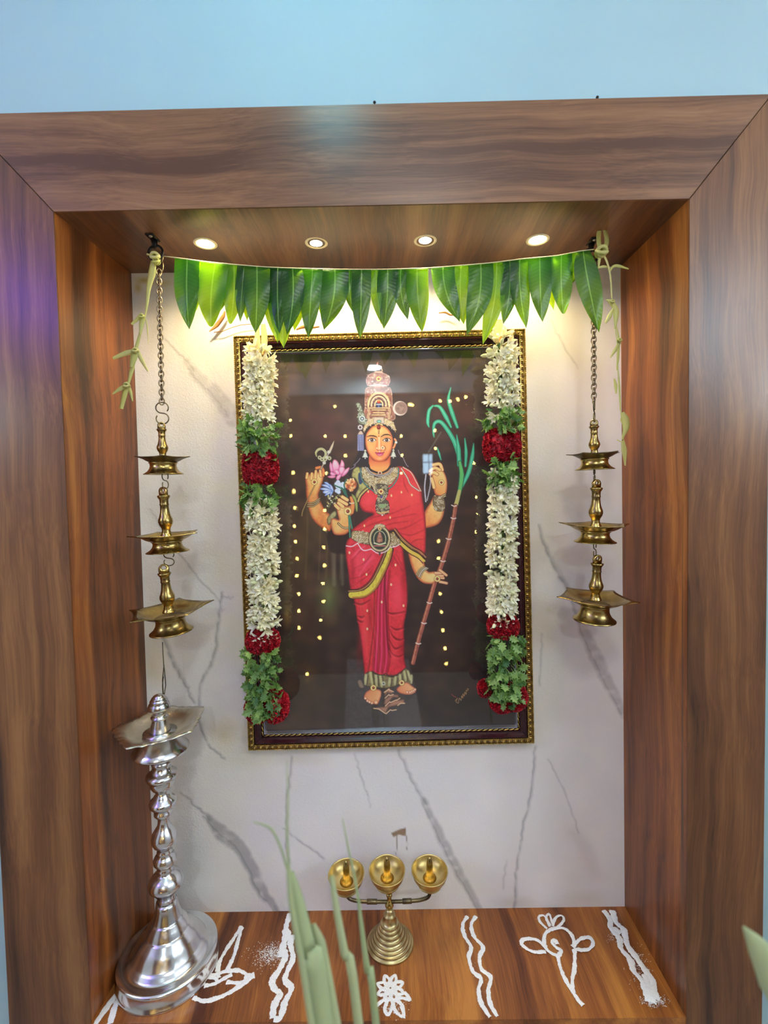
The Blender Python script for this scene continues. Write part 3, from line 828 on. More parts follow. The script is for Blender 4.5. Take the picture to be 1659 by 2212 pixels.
    b = Q([(890, 940), (910, 1000), (920, 1080), (900, 1180)]); p.stroke(b, [6, 8, 9, 10], SKD); p.stroke(b, [4.5, 6, 7, 8], SK)
    p.stroke(Q([(870, 1030), (900, 1036), (940, 1028)]), 2.2, (220, 200, 160))
    bangles(Q([(765, 1400)])[0], 11, 5, 1, (0, 4), 3.2)
    for a in ([(855, 1240), (865, 1400), (875, 1590)], [(870, 1240), (890, 1350), (915, 1470)]):
        p.stroke(Q(a), 3.6, (30, 84, 66)); p.stroke(Q(a), 1.2, (70, 140, 110))
    jewel(*Q([(840, 1165)])[0], 7.6)
    # ---- sugar cane leaves and stem
    K = lambda pts: Zm(600, 760, 3.687, pts)
    TE, TED = (40, 160, 120), (20, 84, 66)
    def cane_leaf(a, w):
        b = K(a); p.stroke(b, [x + 2 for x in w], TED); p.stroke(b, w, TE); p.stroke(b, [x * .3 for x in w], (110, 214, 170), .6)
    cane_leaf([(1430, 600), (1390, 490), (1360, 380), (1378, 285)], [5, 8, 6, 1])
    cane_leaf([(1380, 600), (1340, 520), (1290, 440), (1240, 430)], [3, 8, 6, 2])
    cane_leaf([(1235, 430), (1205, 470), (1195, 560), (1205, 600)], [3, 6, 6, 1])
    cane_leaf([(1450, 870), (1420, 750), (1370, 650), (1300, 560), (1250, 570), (1240, 640), (1245, 680)], [7, 9, 8, 7, 6, 4, 1])
    cane_leaf([(1445, 900), (1440, 780), (1425, 660)], [8, 8, 1])
    cane_leaf([(1495, 910), (1500, 800), (1490, 690)], [4, 6, 1.5])
    cane_leaf([(1460, 1090), (1520, 960), (1550, 830), (1560, 730)], [4, 8, 7, 1])
    cane_leaf([(1300, 860), (1285, 810), (1270, 765)], [1, 4, 1])
    p.stroke(K([(1200, 800), (1250, 720), (1300, 640)]), 3, (70, 80, 70), .7)
    p.stroke(K([(1450, 880), (1465, 980), (1450, 1100), (1430, 1170)]), [8, 12, 10, 8], TED)
    p.stroke(K([(1450, 880), (1465, 980), (1450, 1100), (1430, 1170)]), [5, 8, 7, 6], (80, 176, 90))
    p.stroke(K([(1446, 1110), (1430, 1180), (1415, 1230)]), [7, 8.5, 9], (176, 170, 96))
    cane = K([(1415, 1230), (1400, 1330), (1365, 1490), (1310, 1680)]) + [(939, 1260), (925, 1310), (905, 1380), (892, 1432)]
    p.stroke(cane, [10.5, 11, 11, 10.5], (44, 20, 16)); p.stroke(cane, [8.5, 9, 9, 8.5], (142, 72, 58), tex=.3)
    p.stroke([(a - 1.6, b) for a, b in cane], 2, (206, 140, 96), .7, tex=.4)
    for (a, b) in K([(1405, 1225), (1400, 1325), (1362, 1490)]) + [(957, 1212), (928, 1302), (916, 1346), (904, 1390)]:
        p.stroke([(a - 5.5, b - 1), (a, b + 1.2), (a + 5, b)], 2.2, (226, 206, 190))
    # upper right arm (viewer's right), raised hand
    p.fill(K([(1170, 1280), (1215, 1200), (1250, 1140), (1300, 1130), (1330, 1200), (1320, 1300), (1280, 1370), (1200, 1400), (1160, 1390)]), SK, rim=SKD, rimw=7, tex=.1, grad=(SKL, K([(1170, 1340)])[0], K([(1300, 1240)])[0]))
    p.fill(K([(1225, 1020), (1240, 950), (1300, 930), (1340, 990), (1350, 1070), (1330, 1150), (1260, 1140), (1240, 1090)]), SK, rim=SKD, rimw=5, grad=(SKL, K([(1230, 1100)])[0], K([(1330, 1000)])[0]))
    for a in ([(1240, 900), (1290, 895), (1310, 940)], [(1215, 950), (1250, 925), (1290, 940)], [(1215, 975), (1240, 960), (1270, 975)], [(1225, 1010), (1235, 1040), (1245, 1080)]):
        p.stroke(K(a), 8, SKD); p.stroke(K(a), 6, SKL)
    bangles(K([(1292, 1140)])[0], 12, -2, 2, (0, 4), 3)
    p.filigree(K([(1240, 1160), (1320, 1160), (1330, 1260), (1250, 1260)]), (110, 90, 60), GD, GL, 24)
    jewel(*K([(1303, 1040)])[0], 5.4)
    p.beads(K([(1180, 980), (1170, 1080), (1180, 1200)]), 3.2, 1.5, (190, 186, 196))
    p.beads(K([(1215, 970), (1215, 1060), (1190, 1180)]), 3.2, 1.3, (190, 186, 196))
    # ---- lower right arm and hand
    H = lambda pts: Zm(740, 1150, 6.38, pts)
    p.fill(H([(915, 260), (925, 380), (970, 520), (1040, 640), (1120, 700), (1230, 710), (1290, 670), (1330, 600), (1280, 540), (1180, 540), (1130, 440), (1110, 340), (1080, 280)]), SK, rim=SKD, rimw=7, tex=.1, grad=(SKL, H([(930, 500)])[0], H([(1120, 430)])[0]))
    for a in ([(1280, 560), (1360, 560)], [(1340, 520), (1430, 590)], [(1320, 620), (1390, 630)], [(1340, 680), (1435, 700)], [(1300, 600), (1380, 600)]):
        p.stroke(H(a), 6.6, SKD, sm=False); p.stroke(H(a), 4.8, (244, 170, 120), sm=False)
    for k in range(4):
        a = H([(1015 + k * 18, 585 + k * 14), (1060 + k * 18, 510 + k * 10), (1120 + k * 20, 470 + k * 8)]); p.stroke(a, 3, (44, 26, 18)); p.stroke(a, 1.4, [(206, 180, 120), (240, 236, 220)][k == 2])
    jewel(*H([(1305, 640)])[0], 6.2)
    # ---- sari: lower body
    RD, RM_, RL, RDK = (186, 24, 36), (206, 38, 48), (236, 60, 86), (96, 10, 20)
    skirt = H([(80, 90), (40, 200), (50, 380), (80, 560), (110, 800), (160, 950), (200, 1200), (260, 1540)]) + [(786, 1450), (792, 1462), (835, 1460), (876, 1454)] + H([(850, 1720), (850, 1500), (850, 1280), (885, 1080), (895, 860), (880, 600), (850, 380), (830, 220), (780, 120), (500, 60), (200, 60)])
    p.fill(skirt, RM_, soft=1, rim=RDK, rimw=6, tex=.18)
    p.glow(*H([(300, 380)])[0], 40, RL, .75, 34); p.glow(*H([(760, 860)])[0], 26, (240, 50, 70), .9, 48); p.glow(*H([(160, 600)])[0], 16, RL, .4, 40)
    p.glow(*H([(330, 1350)])[0], 14, (214, 40, 44), .8, 60)
    # central pleats
    for k in range(7):
        x = 470 + k * 24
        a = H([(x + 30, 520), (x + 4, 900), (x - 8 + k * 3, 1300), (x - 40 + k * 12, 1720)]) + [(806 + k * 5, 1452)]
        p.stroke(a, [2, 5, 5, 5], (208, 40, 84) if k % 2 else (150, 18, 40), .85, soft=2)
        p.stroke([(u + 2.2, v) for u, v in a], 1.2, RDK, .6)
    p.stroke(H([(450, 640), (440, 900), (430, 1300), (380, 1720)]) + [(795, 1455)], 3, RDK, .7, soft=2.5)
    p.stroke(H([(590, 420), (580, 700), (600, 1100), (620, 1500), (660, 1720)]), 4, RDK, .8, soft=3)
    for a in ([(150, 960), (260, 990), (380, 930)], [(210, 1150), (260, 1170), (300, 1150)], [(200, 1200), (250, 1230), (290, 1225)], [(660, 1290), (740, 1340), (850, 1310)], [(640, 1330), (700, 1440), (780, 1480), (850, 1460)],
              [(620, 1100), (700, 1120), (860, 1090)], [(640, 1600), (690, 1680), (770, 1710), (840, 1680)], [(640, 1480), (720, 1600), (830, 1560)]):
        p.stroke(H(a), [1.5, 5, 1.5], RDK, .8, soft=2.5)
        p.stroke([(u, v + 4) for u, v in H(a)], [1, 3, 1], (226, 60, 60), .6, soft=2.5)
    for a in ([(120, 400), (240, 260), (330, 200)], [(160, 500), (300, 420), (400, 300)], [(110, 640), (260, 600), (420, 460)], [(200, 700), (340, 600), (430, 480)], [(700, 320), (760, 420), (830, 540)], [(740, 300), (790, 400), (820, 460)]):
        p.stroke(H(a), [1, 3, 1], RDK, .45, soft=2.5)
    p.stroke(H([(140, 340), (220, 250), (300, 200)]), 4, (250, 90, 120), .6, soft=4); p.stroke(H([(230, 600), (330, 440), (420, 330)]), 4, (250, 80, 110), .5, soft=4)
    for (u, v, rx, ry) in [(762, 1240, 10, 60), (800, 1330, 10, 60), (872, 1250, 10, 70), (776, 1400, 10, 60), (868, 1400, 12, 40), (845, 1210, 14, 20)]:
        p.glow(u, v, rx, (110, 8, 20), .6, ry)
    for (u, v, rx, ry) in [(786, 1375, 12, 50), (858, 1290, 16, 60), (850, 1420, 14, 26), (775, 1215, 14, 30)]:
        p.glow(u, v, rx, (240, 66, 74), .5, ry)
    # gold border sweeping across the hips
    bd = H([(640, 200), (600, 340), (520, 520), (420, 700), (280, 810), (110, 830)])
    p.stroke([(u + 2, v + 6) for u, v in bd], 17, (40, 14, 12), .9); p.stroke([(u + 2.5, v + 5) for u, v in bd], [9, 11, 13, 14, 13, 14], (206, 180, 60), tex=.3)
    p.stroke([(u + 5, v + 11) for u, v in bd], 4, (150, 100, 40), .9)
    p.stroke([(u - 4, v - 3) for u, v in bd], 5, (60, 34, 20)); p.stroke([(u - 4, v - 3) for u, v in bd], 1.6, (170, 130, 80)); p.stroke([(u - 7, v - 6) for u, v in bd], 1.8, (40, 14, 12))
    for (u, v) in H([(95, 280), (290, 375), (330, 580), (730, 450), (670, 720), (840, 1010), (540, 960), (340, 1330), (340, 1080)]):
        p.dot(u, v, 1.9, (240, 190, 130), ry=3)
    # ---- sari: upper body
    up = K([(720, 1080), (660, 1140), (645, 1200), (680, 1270), (760, 1290), (700, 1330), (620, 1390), (590, 1430), (700, 1460), (850, 1440), (930, 1420), (1000, 1500), (1100, 1570), (1170, 1610), (1180, 1500), (1180, 1380), (1165, 1240), (1150, 1160), (1140, 1100), (1100, 1000), (1050, 940), (960, 910), (900, 960), (860, 1060), (800, 1110)])
    p.fill(up, (214, 44, 48), rim=RDK, rimw=7, tex=.12)
    p.glow(*K([(720, 1180)])[0], 20, (244, 60, 70), .8, 22); p.glow(*K([(1050, 1150)])[0], 36, (240, 64, 60), .8, 40); p.glow(*K([(930, 1180)])[0], 26, (236, 56, 56), .6, 30); p.glow(*K([(1110, 1480)])[0], 18, (236, 60, 50), .6, 24)
    for a in ([(1000, 1000), (1010, 1060), (1040, 1120)], [(640, 1400), (760, 1320), (900, 1290), (1050, 1230)], [(620, 1430), (760, 1370), (900, 1330), (1100, 1290)], [(760, 1290), (700, 1270), (670, 1240)], [(900, 1420), (1020, 1400), (1150, 1330)], [(960, 1440), (1060, 1460), (1160, 1420)],
              [(1040, 1540), (1100, 1500), (1170, 1490)], [(780, 1420), (900, 1370), (1040, 1350)]):
        p.stroke(K(a), [1, 3.4, 1], (130, 14, 24), .6, soft=3)
    for (u, v) in K([(720, 1112), (985, 1118), (1068, 1140), (895, 1320), (690, 1385), (980, 965), (905, 1145)]):
        p.dot(u, v, 1.7, (250, 190, 120), ry=2.8)
    a = K([(735, 1075), (690, 1110), (655, 1150), (640, 1190)]); p.stroke(a, 6, (40, 20, 14)); p.stroke(a, 3.4, (190, 160, 90)); p.stroke([(u + 2.6, v + 2) for u, v in a], 1.3, (40, 16, 12))
    a = K([(925, 1430), (980, 1500), (1060, 1570), (1130, 1610), (1170, 1650)]); p.stroke([(u - 1, v + 4) for u, v in a], [6, 12, 12, 10, 5], (200, 160, 60)); p.stroke(a, 3, (44, 20, 14)); p.stroke([(u + 2, v - 4) for u, v in a], 3, (150, 100, 60)); p.stroke([(u + 3, v - 7) for u, v in a], 1.6, (50, 18, 14)); p.stroke([(u - 4, v + 9) for u, v in a], 2, (60, 26, 16))
    p.beads(K([(985, 930), (1030, 1000), (1060, 1060), (1130, 1110)]), 2.6, 1.3, (236, 214, 190), (90, 50, 30)); p.beads(K([(1000, 920), (1060, 960), (1100, 1030), (1140, 1110)]), 2.6, 1.2, (220, 190, 150))
    # ---- neck and head
    Fz = lambda pts: Zm(760, 770, 8.295, pts)
    p.fill(Fz([(310, 1780), (300, 2000), (270, 2060), (420, 2140), (600, 2140), (740, 2040), (690, 1990), (690, 1780), (600, 1860), (400, 1860)]), (240, 140, 76), rim=(150, 60, 36), rimw=4, grad=((206, 90, 54), Fz([(500, 2000)])[0], Fz([(500, 1840)])[0]))
    p.fill(Fz([(200, 1420), (230, 1280), (350, 1215), (480, 1190), (620, 1215), (740, 1300), (790, 1430), (760, 1600), (700, 1700), (260, 1700), (215, 1560)]), (30, 22, 28), soft=1.2)
    face = Fz([(242, 1480), (262, 1380), (330, 1290), (400, 1240), (560, 1240), (640, 1290), (700, 1370), (735, 1470), (735, 1560), (710, 1680), (660, 1790), (590, 1860), (500, 1890), (410, 1865), (330, 1790), (275, 1690), (248, 1590)])
    p.fill(face, (246, 160, 92), rim=(150, 56, 32), rimw=5.5, grad=((240, 120, 72), Fz([(420, 1400)])[0], Fz([(600, 1860)])[0]))
    p.glow(*Fz([(480, 1330)])[0], 14, (254, 206, 120), .9, 9); p.glow(*Fz([(340, 1640)])[0], 9, (254, 176, 110), .6, 8); p.glow(*Fz([(500, 1830)])[0], 8, (252, 176, 110), .7, 4); p.glow(*Fz([(650, 1640)])[0], 7, (250, 150, 90), .7, 8)
    p.stroke(Fz([(455, 1460), (450, 1560), (440, 1640)]), [1.5, 3.5, 4], (214, 84, 54), .55, soft=3)
    p.stroke(Fz([(488, 1440), (492, 1560), (492, 1650)]), [2.5, 3, 4], (255, 206, 150), .8, soft=2)
    p.stroke(Fz([(520, 1440), (524, 1560), (530, 1640)]), [1, 2, 2.5], (206, 90, 60), .5, soft=2)
    p.stroke(Fz([(445, 1670), (480, 1685), (520, 1685), (545, 1668)]), 1.6, (150, 50, 40), .8)
    for sgn, cx_ in ((0, 360), (1, 625)):
        cy_ = 1500
        p.fill(Fz([(cx_ - 62, cy_ + 2), (cx_ - 20, cy_ - 28), (cx_ + 30, cy_ - 26), (cx_ + 62, cy_ + 4), (cx_ + 20, cy_ + 30), (cx_ - 30, cy_ + 28)]), (240, 226, 214))
        p.dot(*Fz([(cx_, cy_ - 2)])[0], 3.6, (40, 20, 16)); p.dot(*Fz([(cx_ - 6, cy_ - 8)])[0], .8, (230, 220, 210))
        p.stroke(Fz([(cx_ - 72, cy_ + 4), (cx_ - 20, cy_ - 34), (cx_ + 34, cy_ - 32), (cx_ + 74, cy_ + (4 if sgn == 0 else -14))]), 1.5, (40, 18, 16))
        p.stroke(Fz([(cx_ - 60, cy_ + 10), (cx_, cy_ + 36), (cx_ + 60, cy_ + 8)]), .9, (90, 36, 26), .8)
        p.stroke(Fz([(cx_ - 70, cy_ - 46), (cx_, cy_ - 66), (cx_ + 70, cy_ - 46)]), 2.5, (206, 90, 56), .5, soft=2)
    p.stroke(Fz([(268, 1440), (330, 1420), (400, 1425), (450, 1445)]), [1, 2.6, 2.8, 1.6], (44, 22, 20)); p.stroke(Fz([(525, 1440), (580, 1405), (650, 1400), (705, 1425)]), [1.6, 2.8, 2.6, 1], (44, 22, 20))
    # lips
    p.fill(Fz([(415, 1715), (460, 1722), (500, 1712), (545, 1722), (585, 1705), (550, 1770), (500, 1785), (450, 1765)]), (196, 60, 96), rim=(140, 30, 60), rimw=1.6)
    p.stroke(Fz([(425, 1722), (500, 1738), (575, 1715)]), 1, (110, 20, 40)); p.stroke(Fz([(470, 1760), (500, 1766), (530, 1758)]), 1.6, (240, 150, 170), .8)
    p.dot(*Fz([(552, 1638)])[0], 3.6, (240, 206, 150)); p.dot(*Fz([(552, 1638)])[0], 1.4, (90, 30, 20)); p.beads([Fz([(575 + 30 * math.cos(a), 1645 + 42 * math.sin(a))])[0] for a in np.linspace(-1.6, 1.8, 7)], 1.9, .8, (110, 70, 40))
    p.dot(*Fz([(450, 1645)])[0], 1.6, (236, 206, 160)); p.dot(*Fz([(495, 1700)])[0], 1.3, (220, 220, 200))
    # forehead marks
    p.dot(*Fz([(483, 1275)])[0], 4.4, (96, 16, 16)); p.dot(*Fz([(478, 1268)])[0], 1, (200, 80, 60)); p.stroke(Fz([(462, 1310), (480, 1390), (505, 1310)]), .9, (150, 100, 60)); p.stroke(Fz([(484, 1320), (484, 1390)]), 1.6, (130, 70, 50), sm=False); p.dot(*Fz([(485, 1430)])[0], 1.6, (180, 80, 50))
    # ears and earrings
    for (a, s_) in (((240, 1700), 1), ((745, 1690), 1)):
        c = Fz([a])[0]; p.dot(c[0], c[1] - 1, 2.2, (206, 206, 180)); p.fill([(c[0] - 1, c[1]), (c[0] + 1, c[1]), (c[0] + 5, c[1] + 10), (c[0], c[1] + 13), (c[0] - 5, c[1] + 10)], (196, 206, 186), rim=(80, 80, 66), rimw=2); p.beads([(c[0] - 5, c[1] + 12), (c[0] + 5, c[1] + 12)], 2.4, 1.1, (226, 230, 216)); p.dot(c[0], c[1] + 15, 1.3, (206, 216, 200))
    p.stroke(Fz([(770, 1480), (790, 1520), (765, 1600), (745, 1640)]), 4, (226, 130, 80)); p.dot(*Fz([(793, 1540)])[0], 2.6, (206, 214, 206))
    # crown
    crown = Fz([(240, 1140), (232, 900), (236, 660), (250, 580), (300, 548), (470, 530), (650, 548), (700, 580), (722, 700), (730, 900), (750, 1140)])
    p.fill(crown, (120, 78, 66), rim=(200, 160, 140), rimw=2, tex=.3)
    for k in range(110):
        c = Fz([(rng.uniform(250, 725), rng.uniform(570, 1120))])[0]
        q = rng.uniform(0, 6.3); arc = [(c[0] + 1.7 * math.cos(q + t_), c[1] + 1.7 * math.sin(q + t_)) for t_ in (0, 1, 2, 3)]
        p.stroke(arc, .9, [(220, 190, 160), (190, 130, 110), (236, 216, 190), (150, 60, 56)][k % 4], .9)
    ctr = Fz([(483, 850)])[0]
    for r_, col, w_ in ((23, (214, 186, 130), 3), (18.5, (60, 40, 40), 1.6), (16, (220, 196, 150), 3), (11.5, (60, 46, 60), 2.2), (8.5, (236, 200, 130), 2.6)):
        p.stroke([(ctr[0] + r_ * math.cos(a), ctr[1] + 2 + r_ * 1.15 * math.sin(a)) for a in np.linspace(math.pi * .95, math.pi * 2.05, 14)], w_, col)
    p.beads([(ctr[0] + 21 * math.cos(a), ctr[1] + 2 + 24 * math.sin(a)) for a in np.linspace(math.pi, math.pi * 2, 14)], 2.6, 1, (244, 224, 170))
    p.fill(Fz([(430, 830), (540, 830), (545, 940), (425, 940)]), (26, 34, 60), False); p.stroke(Fz([(440, 860), (530, 860)]), 2.4, (160, 170, 190), sm=False); p.stroke(Fz([(480, 880), (480, 935)]), 3, (70, 90, 150), sm=False)
    p.dot(*Fz([(483, 812)])[0], 3.6, (160, 40, 30)); p.dot(*Fz([(483, 800)])[0], 1.4, (240, 150, 60))
    for y_, w_ in ((925, 42), (960, 30), (1010, 24), (1050, 30)):
        p.stroke(Fz([(483 - w_ * 4, y_), (483 + w_ * 4, y_)]), 2.4, (206, 172, 120), sm=False); p.stroke(Fz([(483 - w_ * 4, y_ + 14), (483 + w_ * 4, y_ + 14)]), 1, (80, 44, 36), sm=False)
    for sx in (300, 670):
        p.stroke(Fz([(sx, 930), (sx + 10, 1000), (sx - 8, 1060), (sx, 1110)]), 4, (214, 180, 132)); p.stroke(Fz([(sx, 930), (sx + 10, 1000), (sx - 8, 1060), (sx, 1110)]), 1.2, (110, 66, 50))
    # top dome
    dome = Fz([(320, 530), (265, 490), (255, 410), (300, 330), (400, 290), (540, 290), (650, 340), (690, 420), (670, 490), (620, 530)])
    p.fill(dome, (132, 96, 96), rim=(210, 176, 170), rimw=2, tex=.3)
    for k in range(44):
        c = Fz([(rng.uniform(280, 665), rng.uniform(320, 510))])[0]
        q = rng.uniform(0, 6.3); arc = [(c[0] + 1.7 * math.cos(q + t_), c[1] + 1.7 * math.sin(q + t_)) for t_ in (0, 1, 2, 3)]
        p.stroke(arc, .9, [(214, 196, 180), (180, 140, 140), (230, 220, 210)][k % 3], .9)
    p.stroke(Fz([(330, 525), (480, 505), (620, 525)]), 2, (216, 206, 206))
    jewel(*Fz([(480, 402)])[0], 5.2)
    p.fill(Fz([(390, 290), (430, 262), (540, 262), (560, 295)]), (196, 150, 140), False); p.stroke(Fz([(490, 195), (530, 215), (545, 255)]), 1.6, (210, 190, 180)); p.stroke(Fz([(470, 100), (455, 150), (480, 185)]), [1, 3, 3.5], (206, 120, 120))
    # crown band
    p.filigree(Fz([(205, 1310), (240, 1190), (330, 1120), (480, 1085), (640, 1120), (740, 1180), (790, 1290), (780, 1370), (745, 1300), (650, 1240), (480, 1200), (350, 1230), (260, 1290), (225, 1370)]), (190, 160, 106), (80, 56, 36), (240, 222, 176), 60, 1.8)
    p.fill(Fz([(395, 1085), (570, 1085), (590, 1200), (380, 1200)]), (190, 170, 150), False, rim=(80, 60, 50), rimw=1.6); p.dot(*Fz([(487, 1165)])[0], 5.2, (50, 60, 66), ry=3.6); p.dot(*Fz([(487, 1165)])[0], 4.2, (110, 170, 160), ry=2.7)
    p.beads(Fz([(420, 1232), (483, 1205), (545, 1232)]), 2, 1.1, (250, 206, 120))
    # peacock-shaped side ornament and tassel
    p.filigree(Fz([(60, 860), (100, 820), (160, 850), (200, 960), (240, 1080), (270, 1130), (240, 1200), (170, 1220), (110, 1180), (105, 1080), (115, 960), (90, 900)]), (96, 104, 84), (34, 34, 34), (176, 196, 170), 34, 1.6)
    p.dot(*Fz([(185, 1115)])[0], 6.4, (190, 206, 206)); p.dot(*Fz([(185, 1115)])[0], 4.4, (60, 74, 84)); p.dot(*Fz([(185, 1115)])[0], 2, (190, 200, 200))
    for k in range(7): a = k * .9; c = Fz([(150, 1270)])[0]; p.dot(c[0] + 4 * math.cos(a), c[1] + 4 * math.sin(a), 1.8, (190, 180, 186))
    p.fill(Fz([(110, 1400), (130, 1350), (160, 1330), (190, 1350), (205, 1400)]), (190, 160, 140), rim=(80, 60, 60), rimw=2)
    for k in range(6): p.beads(Fz([(112 + k * 18, 1410), (112 + k * 19, 1690)]), 1.9, .95, (150, 160, 214) if k % 2 else (196, 204, 230), (40, 44, 90))
    # moon
    c = Fz([(865, 930)])[0]; p.dot(c[0], c[1], 15.6, (214, 196, 184)); p.dot(c[0] + 2.2, c[1] - .5, 13.6, (120, 96, 88), soft=2)
    for k in range(14): a = rng.uniform(0, 6.3); r_ = 9 * math.sqrt(rng.random()); p.glow(c[0] + 2 + r_ * math.cos(a), c[1] + r_ * math.sin(a), 4, [(150, 124, 112), (90, 72, 66)][k % 2], .6)
    # necklaces
    p.stroke(K([(722, 900), (740, 940), (810, 965), (870, 945), (900, 905)]), 4.2, (24, 20, 24)); p.dot(*K([(814, 966)])[0], 4.8, (206, 180, 130)); p.dot(*K([(814, 966)])[0], 2.6, (110, 30, 24))
    p.filigree(K([(665, 920), (700, 925), (740, 975), (810, 1000), (880, 975), (920, 925), (962, 920), (955, 980), (920, 1040), (870, 1080), (860, 1130), (770, 1130), (760, 1080), (700, 1040), (670, 990)]), (150, 126, 84), (44, 34, 28), (236, 216, 164), 170, 2)
    for q in ((700, 920, 740, 975, 970), (715, 925, 745, 962, 984)):
        p.beads(K([(q[0], q[1]), (q[2], q[3]), (812, q[4] + 8), (1624 - q[2], q[3]), (1624 - q[0], q[1])]), 2.1, 1, (206, 200, 190), (60, 50, 50))
    p.beads(K([(660, 930), (668, 1010), (710, 1070), (765, 1110)]), 2.4, 1.1, (90, 150, 140), (30, 30, 30)); p.beads(K([(964, 930), (955, 1000), (920, 1060), (870, 1100)]), 2.4, 1.1, (90, 150, 140), (30, 30, 30))
    p.filigree(K([(775, 1060), (870, 1060), (880, 1130), (860, 1170), (885, 1200), (885, 1280), (830, 1295), (785, 1280), (780, 1200), (795, 1150)]), (76, 66, 54), (24, 22, 26), (206, 190, 140), 60, 2)
    jewel(*K([(822, 1112)])[0], 5.4); p.dot(*K([(826, 1155)])[0], 2.6, (70, 50, 120)); p.dot(*K([(832, 1300)])[0], 1.8, (226, 226, 216))
    p.fill(K([(800, 1215), (870, 1215), (835, 1250)]), (120, 140, 96)); p.stroke(K([(790, 1275), (835, 1285), (880, 1272)]), 3, (206, 150, 96))
    # ---- belt
    p.filigree(K([(590, 1430), (640, 1425), (740, 1440), (900, 1440), (950, 1470), (975, 1530), (900, 1550), (740, 1540), (650, 1520), (590, 1490)]), (140, 116, 78), (34, 26, 22), (236, 212, 160), 130, 2.1)
    c = K([(812, 1490)])[0]
    p.dot(c[0], c[1], 24.5, (44, 32, 26), ry=29); p.dot(c[0], c[1], 23, (206, 176, 110), ry=27.5); p.dot(c[0], c[1], 18.5, (38, 46, 40), ry=23)
    p.beads([(c[0] + 21 * math.cos(a), c[1] + 25.4 * math.sin(a)) for a in np.linspace(0, 6.28, 20)], 3, 1.5, (232, 212, 150), (90, 66, 40))
    p.stroke([(c[0] + 13 * math.cos(a), c[1] + 17 * math.sin(a)) for a in np.linspace(2.6, 6.8, 12)], 1.8, (170, 160, 120))
    p.fill([(c[0] - 6, c[1] - 4), (c[0], c[1] - 16), (c[0] + 6, c[1] - 4), (c[0] + 7, c[1] + 6), (c[0], c[1] + 9), (c[0] - 7, c[1] + 6)], (150, 100, 76), rim=(70, 40, 34), rimw=2.5, tex=.5)
    p.stroke([(c[0] - 12, c[1] + 9), (c[0], c[1] + 12), (c[0] + 12, c[1] + 9)], 3, (196, 196, 140)); p.stroke([(c[0] - 12, c[1] + 15), (c[0] + 12, c[1] + 15)], 2.4, (170, 90, 84), sm=False)
    p.filigree([(c[0] - 7, c[1] - 32), (c[0] + 7, c[1] - 32), (c[0] + 12, c[1] - 24), (c[0] - 12, c[1] - 24)], (190, 160, 110), (60, 40, 30), (240, 220, 170), 10, 1.6)
    jewel(c[0], c[1] - 22, 3.4)
    for a in ([(545, 1545), (590, 1550), (635, 1525)], [(635, 1525), (680, 1580), (750, 1570)], [(750, 1575), (800, 1605), (860, 1590), (890, 1560)], [(890, 1560), (940, 1550), (975, 1530)]):
        p.beads(K(a), 2, 1.1, (236, 206, 206))
    p.dot(*K([(812, 1606)])[0], 2.2, (60, 60, 60), ry=4)
    # ---- hem, feet and lotus steps
    T = lambda pts: Zm(740, 1400, 6.38, pts)
    hem = T([(300, 380), (340, 330), (420, 320), (500, 360), (600, 370), (700, 390), (800, 340), (870, 270), (940, 340), (975, 400), (960, 500), (900, 510), (800, 500), (700, 540), (560, 560), (420, 540), (320, 520), (290, 450)])
    p.fill(hem, (110, 96, 62), rim=(36, 28, 22), rimw=4, tex=.3)
    for (x0, y0, x1, y1) in ((320, 370, 310, 500), (385, 340, 410, 510), (460, 380, 470, 520), (520, 390, 540, 530), (650, 420, 640, 520), (730, 400, 720, 500), (790, 370, 800, 480), (850, 320, 870, 450), (900, 320, 930, 430), (950, 380, 950, 480)):
        p.stroke(T([(x0, y0), ((x0 + x1) / 2, (y0 + y1) / 2), (x1, y1)]), [5, 5, 3], (186, 184, 130), .75, soft=3); p.stroke(T([(x0 + 32, y0 + 8), (x1 + 30, y1)]), 1.8, (40, 28, 22), .8, sm=False)
    p.fill(T([(210, 460), (250, 440), (280, 500), (290, 540), (240, 540)]), (130, 104, 80), soft=2, alpha=.8)
    p.stroke(T([(410, 315), (440, 350), (540, 370), (600, 350), (640, 390), (720, 380), (800, 330), (850, 290)]), 1.6, (40, 24, 20))
    FS = (214, 116, 74)
    p.fill(T([(345, 590), (420, 560), (520, 580), (535, 640), (510, 720), (480, 775), (430, 770), (380, 750), (330, 720), (295, 680), (310, 630)]), FS, rim=(150, 60, 40), rimw=4, grad=((236, 150, 100), T([(330, 600)])[0], T([(500, 700)])[0]))
    for a in ((315, 690), (345, 725), (372, 740), (405, 755), (460, 745)): p.dot(*T([a])[0], 3.4 if a[0] < 450 else 4.6, (150, 60, 40)); p.dot(*T([a])[0], 2.6 if a[0] < 450 else 3.8, (240, 156, 110)); p.dot(T([a])[0][0], T([a])[0][1] + 1.2, 1.2, (250, 214, 196))
    p.fill(T([(745, 570), (800, 510), (880, 470), (960, 520), (1010, 570), (1000, 610), (940, 640), (870, 640), (790, 620)]), FS, rim=(150, 56, 40), rimw=4, grad=((236, 150, 100), T([(780, 600)])[0], T([(960, 560)])[0]))
    for a in ((890, 605), (930, 608), (955, 595), (978, 585), (997, 570)): p.dot(*T([a])[0], 3.2, (150, 60, 40)); p.dot(*T([a])[0], 2.5, (242, 160, 112)); p.dot(T([a])[0][0], T([a])[0][1] + 1, 1.1, (250, 214, 196))
    jewel(*T([(425, 548)])[0], 6); jewel(*T([(815, 478)])[0], 5.4); p.dot(*T([(565, 488)])[0], 4.4, (176, 176, 150)); p.dot(*T([(565, 488)])[0], 2.2, (90, 90, 76))
